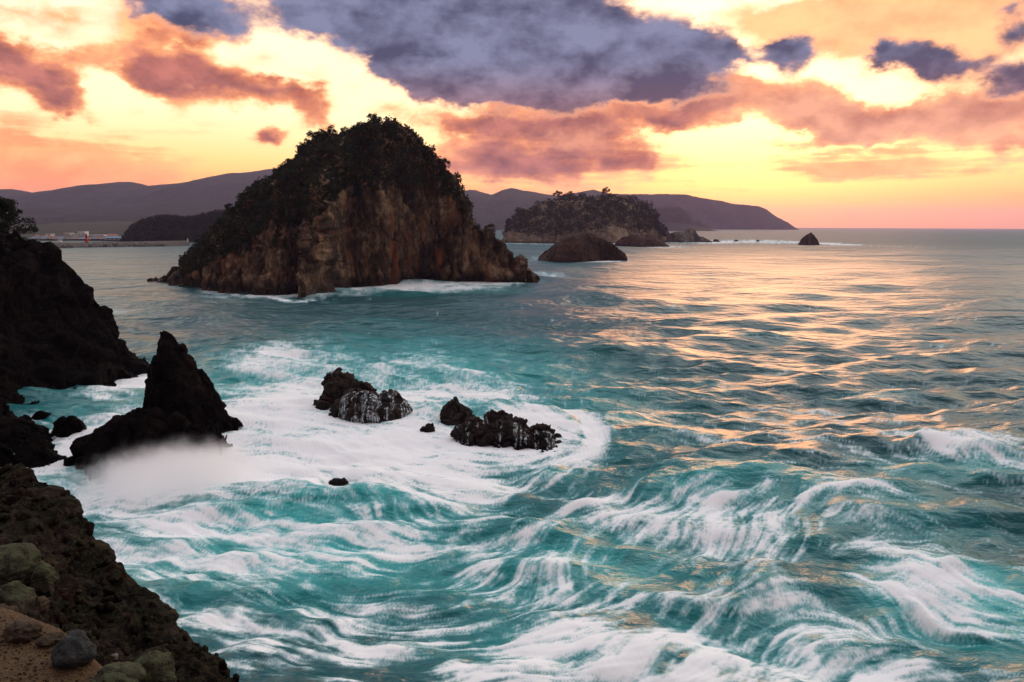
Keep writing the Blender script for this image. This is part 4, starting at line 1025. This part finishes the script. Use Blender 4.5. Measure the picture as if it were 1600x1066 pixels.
# boulders
def boulder_mat(name, dark, mid, lite, lichen, la):
    return rock_material(name, dark, mid, lite, 0.22, wet_z=None, bump=0.7, lichen=lichen, lichen_amt=la, pale=(0.20, 0.17, 0.13), pale_amt=0.3)
MB_G = boulder_mat('lichen_boulder', (0.014, 0.012, 0.008), (0.038, 0.036, 0.022), (0.085, 0.080, 0.052), (0.075, 0.085, 0.042), 0.8)
MB_B = boulder_mat('brown_boulder', (0.020, 0.013, 0.009), (0.052, 0.034, 0.024), (0.11, 0.075, 0.05), (0.10, 0.085, 0.05), 0.25)
MB_D = boulder_mat('blue_grey_boulder', (0.012, 0.013, 0.014), (0.030, 0.032, 0.033), (0.065, 0.068, 0.066), (0.06, 0.07, 0.06), 0.3)
MB_P = boulder_mat('pale_stone', (0.08, 0.075, 0.06), (0.16, 0.15, 0.125), (0.26, 0.24, 0.2), (0.12, 0.13, 0.09), 0.3)
def boulder(px, py, rx, ry, mat, label, seed, Y=None, flat=0.8, rough=0.24, name='boulder', dz=0.0):
    base = at_z(px, py + ry * 0.55, SZ) if Y is None else at_y(px, py, Y)
    r = rx / FPX * np.hypot(base[1], 3.2) * 1.03
    rz = ry / FPX * np.hypot(base[1], 3.2) * 1.1
    bm = bmesh.new(); bmesh.ops.create_icosphere(bm, subdivisions=5 if rx > 12 else 3, radius=1.0)
    v = np.array([q.co[:] for q in bm.verts]); 
    d = 1 + rough * 1.6 * fbm(v * 0.9 + seed * 3.7, 2) + rough * 0.7 * fbm(v * 2.6 + seed, 3) + rough * .25 * fbm(v * 9 + seed, 2)
    f1, f2, cr = worley(v * 1.1 + seed); d = d + rough * 1.1 * (cr - .5) * np.minimum(1, (f2 - f1) / .3)
    v = v * d[:, None] * np.array([r, r * 0.85, rz])
    for q, c in zip(bm.verts, v): q.co = c
    me = bpy.data.meshes.new(name); bm.to_mesh(me); bm.free(); me.materials.append(mat); me.polygons.foreach_set('use_smooth', [True] * len(me.polygons))
    o = obj(name, me); o.location = (base[0], base[1], base[2] + rz * (0.45 if Y is None else 0) + dz); o.rotation_euler = (0, 0, seed); tag(o, label, 'boulder' if name == 'boulder' else 'stone'); return o
boulder(2, 900, 52, 32, MB_G, 'large lichen-covered boulder, highest of the stones at the left edge', 1.0, Y=7.2)
boulder(69, 906, 22, 22, MB_G, 'rounded lichen boulder right beside the large highest boulder', 2.0, Y=7.15)
boulder(22, 945, 30, 29, MB_G, 'green lichen boulder below the large highest boulder', 3.0, Y=6.75)
boulder(56, 948, 18, 12, MB_B, 'low brown rock tucked right of the green lichen boulder', 4.0, Y=6.85)
boulder(8, 964, 20, 15, MB_B, 'brown stone at the left edge on the sand', 5.0, Y=6.5)
boulder(36, 985, 25, 15, MB_B, 'dark brown stone half sunk in the sand near left edge', 6.0, flat=.6)
boulder(80, 999, 18, 7, MB_B, 'flat brown slab at the sand edge', 7.0, flat=.4)
boulder(112, 995, 11, 7, MB_G, 'small green stone behind the blue-grey boulder', 8.0, Y=6.55)
boulder(119, 1018, 30, 23, MB_D, 'blue-grey smooth boulder at the sand edge', 9.0)
boulder(150, 1030, 6, 5, MB_P, 'small pale pebble right of the blue-grey boulder', 10.0, name='stone', Y=6.25)
boulder(158, 1044, 11, 8, MB_G, 'small mossy stone below the pale pebble', 11.0, name='stone', Y=6.1)
boulder(184, 1058, 34, 13, MB_G, 'long low mossy stone at the bottom edge', 12.0)
boulder(236, 1052, 34, 27, MB_G, 'rounded green boulder at the bottom edge, farthest right', 13.0, Y=6.35)
boulder(179, 1027, 5, 5, MB_P, 'tiny white stone on the dark ledge', 14.0, name='stone', Y=6.55)
boulder(100, 820, 22, 14, MB_B, 'rounded stone capping the ledge by its edge', 15.0, Y=10.0)
boulder(268, 962, 9, 9, MB_B, 'small knob of stone on the outer rim of the ledge', 16.0, Y=8.3)

# ================================================================== harbour town
M_CONC = plain('harbour_concrete', (0.20, 0.18, 0.165), 0.85, 0.3, 0.4)
M_REDP = plain('red_paint', (0.50, 0.035, 0.028), 0.5, 0.1, 1.0)
M_WHITE = plain('white_paint', (0.75, 0.74, 0.70), 0.6, 0.08, 0.5)
M_GLASS = plain('dark_glass', (0.03, 0.035, 0.04), 0.15, 0.1, 1.0)
M_SHORE = rock_material('shore_ground', (0.016, 0.016, 0.010), (0.028, 0.026, 0.018), (0.045, 0.042, 0.03), 20.0, wet_z=None, bump=0.3)
WALLS = [plain('wall_' + n, c, 0.8, 0.1, 0.3) for n, c in (('cream', (.62, .56, .46)), ('white', (.74, .73, .70)), ('grey', (.36, .35, .35)), ('tan', (.42, .33, .25)), ('brown', (.2, .15, .12)))]
ROOFS = [plain('roof_' + n, c, 0.6, 0.2, 0.6) for n, c in (('slate', (.10, .11, .13)), ('blue', (.12, .22, .36)), ('red', (.28, .09, .07)), ('brown', (.13, .09, .07)), ('pale', (.55, .55, .55)))]
# low coastal flat under the town
n, mm = 160, 60
X = np.linspace(-900, -330, n); Yg = np.linspace(0, 1, mm)
fr = np.interp(X, [-900, -760, -640, -500, -420, -330], [900, 890, 880, 880, 885, 900]) + 10 * fbm(np.stack([X / 60, 0 * X, 0 * X], 1), 3)
V = np.zeros((n, mm, 3)); V[..., 0] = X[:, None]; V[..., 1] = fr[:, None] + 900 * Yg[None]; V[..., 2] = (-2 + 4.2 * sstep(Yg, 0, .03) + 22 * Yg)[None]
V[..., 2] += 0.5 * fbm(V.reshape(-1, 3) / 25, 3).reshape(n, mm)
o = obj('shore', raw_mesh('shore', V.reshape(-1, 3), grid_faces(n, mm), M_SHORE)); tag(o, 'low built-up shore behind the harbour', None, None, 'structure')

def house(px, py_base, w_px, h_px, wall, roof, kind, label, name='house', Y=1190, dpt=9.0, z0=1.2):
    p = at_y(px, py_base, Y); ppm = FPX / Y; w = w_px / ppm; h = h_px / ppm
    top = at_y(px, py_base - h_px, Y)[2]
    h = max(2.5, top - z0)
    e = empty(name, (p[0], Y, z0)); tag(e, label, 'building', 'buildings of the harbour town')
    if kind == 'flat':
        a = MB(); a.box((0, 0, h / 2), (w, dpt, h)); a.build('wall', wall, e)
        a = MB(); a.box((0, 0, h + .2), (w + .5, dpt + .5, .4)); a.build('roof', roof, e)
        hw = h
    else:
        hw = h * 0.6; a = MB(); a.box((0, 0, hw / 2), (w, dpt, hw)); a.build('wall', wall, e)
        a = MB(); x, y = w / 2 + .5, dpt / 2 + .6
        a.face([(-x, -y, hw - .1), (x, -y, hw - .1), (x * .86, 0, h), (-x * .86, 0, h)]); a.face([(x, y, hw - .1), (-x, y, hw - .1), (-x * .86, 0, h), (x * .86, 0, h)])
        a.face([(-x, y, hw - .1), (-x, -y, hw - .1), (-x * .86, 0, h)]); a.face([(x, -y, hw - .1), (x, y, hw - .1), (x * .86, 0, h)]); a.face([(-x, y, hw - .1), (x, y, hw - .1), (x, -y, hw - .1), (-x, -y, hw - .1)])
        a.build('roof', roof, e)
    nfl = max(1, int(hw / 3.2)); nw = max(2, int(w / 4))
    a = MB(); a.box((0, 0, 0), (1.5, .16, 1.3)); wm = a.mesh('window', M_GLASS)
    for f in range(nfl):
        for k in range(nw):
            q = obj('window', wm, e); q.location = (-w / 2 + (k + .5) * w / nw, -dpt / 2 - .06, min(hw - 1, 1.7 + f * 3.2))
    return e
MAIN = [(130.5, 370.5, 11, 8.5, 1, 4, 'flat', 'tall white block, largest building of the harbour town'), (119.5, 370.5, 10, 4.5, 1, 4, 'flat', 'long low white wing left of the tall white block'), (108.5, 369.5, 9, 5, 0, 4, 'flat', 'cream block left of the low white wing'),
        (79, 371, 7, 5, 0, 4, 'flat', 'cream building left of centre in the harbour town'), (70.5, 371.5, 8, 4.5, 0, 0, 'flat', 'pale stepped building second from the left cliff'), (60, 371.5, 7, 4, 3, 2, 'hip', 'house with reddish roof nearest the left cliff'),
        (154, 371, 22, 3.8, 1, 4, 'flat', 'long white shed right of the tall white block'), (176, 370, 12, 4.5, 3, 2, 'hip', 'house with red roof above the blue-roofed hall'), (182, 377, 27, 7.5, 2, 1, 'hip', 'wide hall with blue roof beside the wooded promontory')]
for (a, b, c, d, w, r, k, lab) in MAIN: house(a, b, c, d, WALLS[w], ROOFS[r], k, lab, 'building' if k == 'flat' else 'house', Y=985 - (b - 370) * 12)
rngt = np.random.default_rng(5)
for row, (yb, Y) in enumerate(((373.2, 945), (376.0, 905), (370.0, 1030))):
    xs = 48 + rngt.uniform(0, 4); k = 0
    while xs < 166 if row < 2 else xs < 190:
        w = rngt.uniform(5, 9); k += 1
        house(xs + w / 2, yb, w * .9, rngt.uniform(3.0, 4.6), WALLS[rngt.integers(5)], ROOFS[rngt.choice([0, 0, 3, 3, 1, 2])], 'hip', ['small house in the middle row of the harbour town', 'small house on the waterfront of the harbour town', 'small house in the back row of the harbour town'][row], 'house', Y=Y, dpt=8)
        xs += w + rngt.uniform(0.3, 2.5)
a = MB(); p = at_y(165.5, 371, 990); a.tube([(p[0], 990, 1), (p[0], 990, at_y(165.5, 352, 990)[2])], [.45, .2], 6)
o = a.build('radio_mast', M_CONC); rebase(o, (p[0], 990, 1)); tag(o, 'thin mast rising behind the long white shed', 'mast')
e = house(258.5, 346, 3.5, 3.5, WALLS[1], ROOFS[4], 'flat', 'tiny white building on the wooded promontory', 'building', Y=925, dpt=4, z0=float(at_y(258.5, 346, 925)[2]))

# breakwater
A = at_z(40, 389.6); B = at_z(297, 383.6); d = (B - A); L = float(np.linalg.norm(d)); rz = math.atan2(d[1], d[0])
bw = empty('breakwater', tuple(A), rz); tag(bw, 'long concrete breakwater across the harbour mouth', 'breakwater')
a = MB()
for k in range(12): a.box((L / 12 * (k + .5), 2.5, 0.6), (L / 12 - .15, 5, 5.2))
a.build('quay_wall', M_CONC, bw)
a = MB(); a.box((L / 2, 4.2, 3.7), (L, 1.2, 1.4)); a.build('parapet', M_CONC, bw)
ab = MB(); ab.box((0, 0, 0), (1.9, 1.9, 1.7)); ab.tube([(0, 0, -1.5), (0, 0, 1.5)], [.5, .35], 6); ab.tube([(-1.5, 0, .2), (1.5, 0, -.2)], [.35, .5], 6)
abm = ab.mesh('armour_block', M_CONC)
for k in range(105):
    q = obj('armour_block', abm, bw); q.location = (2 + k * (L * .80) / 105 + rngt.uniform(-.4, .4), -1.2 + rngt.uniform(-.6, .4), rngt.uniform(.4, 2.6)); q.rotation_euler = tuple(rngt.uniform(0, 3, 3)); s = rngt.uniform(.8, 1.3); q.scale = (s, s, s)
def lighthouse(px, py, h, mat, label, base):
    p = at_z(px, py); e = empty('lighthouse', (p[0], p[1] + 3, 2.8)); tag(e, label, 'lighthouse')
    a = MB(); a.tube([(0, 0, 0), (0, 0, .5 * h), (0, 0, .72 * h)], [.17 * h, .12 * h, .10 * h], 12); a.build('tower', mat, e, True)
    a = MB(); a.tube([(0, 0, .72 * h), (0, 0, .77 * h)], [.17 * h, .17 * h], 12); a.build('gallery', mat, e)
    a = MB(); a.tube([(0, 0, .77 * h), (0, 0, .9 * h)], [.075 * h, .075 * h], 10); a.build('lantern', M_GLASS, e)
    a = MB(); a.tube([(0, 0, .9 * h), (0, 0, .96 * h), (0, 0, h)], [.11 * h, .06 * h, .012 * h], 10); a.build('dome', mat, e, True)
    a = MB(); a.box((0, 0, -.3), (base, base, .9)); a.build('plinth', M_CONC, e)
lighthouse(133, 387.2, 9.0, M_REDP, 'small red lighthouse on the breakwater', 5)
lighthouse(291.5, 383.8, 4.0, M_WHITE, 'tiny white beacon at the right end of the breakwater', 2)
# inner jetty and boat
p = at_z(84, 381.5); j = empty('jetty', (p[0], p[1], 0)); tag(j, 'low dark jetty inside the harbour left of the lighthouse', 'jetty')
a = MB(); a.box((0, 0, 1.3), (38, 5, .6)); a.build('deck', M_CONC, j)
for k in range(8):
    a = MB(); a.tube([(-17 + 34 * k / 7, -1.5, -2), (-17 + 34 * k / 7, -1.5, 1.2)], [.4, .4], 8); a.build('pile', M_CONC, j)
p = at_z(92, 381.2); bt = empty('fishing_boat', (p[0], p[1] + 6, .0)); tag(bt, 'white fishing boat moored behind the low jetty', 'boat')
a = MB(); k = len(a.v)
for (x, w, z) in ((-6, 1.5, 1.7), (-3, 1.9, 1.5), (2, 1.9, 1.6), (5, 1.2, 2.0), (7.2, .05, 2.6)):
    a.v += [(x, -w, z), (x * .95, -w * .55, -.4), (x * .95, w * .55, -.4), (x, w, z)]
for i in range(4):
    for q in range(3): a.f.append((i * 4 + q, i * 4 + q + 1, i * 4 + q + 5, i * 4 + q + 4))
    a.f.append((i * 4 + 3, i * 4, i * 4 + 4, i * 4 + 7))
a.f.append((0, 3, 2, 1)); a.build('hull', M_WHITE, bt)
a = MB(); a.box((-2, 0, 2.7), (3.4, 2.4, 2.3)); cb = a.build('cabin', M_WHITE, bt)
a = MB(); a.box((-.25, 0, 3.2), (.2, 2.0, .8)); a.build('window', M_GLASS, cb)
a = MB(); a.tube([(0.5, 0, 1.5), (0.5, 0, 6.5)], [.12, .06], 6); a.build('mast', M_CONC, bt)

# ================================================================== air
m = bpy.data.materials.new('haze_air'); m.use_nodes = True
t = NT(m.node_tree); t.n.remove(t.n['Principled BSDF'])
vol = t.add('ShaderNodeVolumePrincipled'); t.put(vol.inputs['Color'], (0.72, 0.62, 1.0)); vol.inputs['Density'].default_value = 5.0e-5; vol.inputs['Anisotropy'].default_value = 0.55
t.l.new(vol.outputs[0], t.n['Material Output'].inputs['Volume'])
a = MB(); a.box((0, 6500, 208), (40000, 24000, 424)); o = a.build('haze', m); tag(o, 'thin sunset haze over the sea', 'haze', None, 'stuff')

# spray thrown up at the foot of the sea stack
def spray(px, py, rx, h, depth, dens, label, seed):
    c = at_z(px, py); r = rx / FPX * c[1]
    bm = bmesh.new(); bmesh.ops.create_icosphere(bm, subdivisions=4, radius=1.0)
    me = bpy.data.meshes.new('spray')
    v = np.array([q.co[:] for q in bm.verts]); dd = 1 + .25 * fbm(v * 1.3 + seed, 2)
    v = v * dd[:, None] * np.array([r, depth, h])
    for q, k in zip(bm.verts, v): q.co = k
    bm.to_mesh(me); bm.free()
    m = bpy.data.materials.new('spray_mist'); m.use_nodes = True
    t = NT(m.node_tree); t.n.remove(t.n['Principled BSDF'])
    vol = t.add('ShaderNodeVolumePrincipled'); t.put(vol.inputs['Color'], (1.0, 1.0, 1.0))
    oc = t.add('ShaderNodeTexCoord').outputs['Object']
    rr = t.vm('LENGTH', t.vm('MULTIPLY', oc, (1 / r, 1 / depth, 1 / h)))
    nz = t.noise(t.vm('ADD', oc, (seed, 0, 0)), 0.7, 4, 0.6)
    low = t.m('POWER', t.ss(t.xyz(oc)[2], h * 0.95, 0.0), 2.2)       # thick at the water, thinning upwards
    t.put(vol.inputs['Density'], t.m('MULTIPLY', t.m('MULTIPLY', t.ss(t.m('MULTIPLY_ADD', nz, -0.9, rr), 0.40, -0.25), low), dens))
    t.l.new(vol.outputs[0], t.n['Material Output'].inputs['Volume'])
    me.materials.append(m); o = obj('spray', me); o.location = (c[0], c[1], 0.2); tag(o, label, 'spray', None, 'stuff'); return o
spray(270, 750, 190, 3.8, 9.0, 1.3, 'white spray bursting at the foot of the sea stack', 1.0)
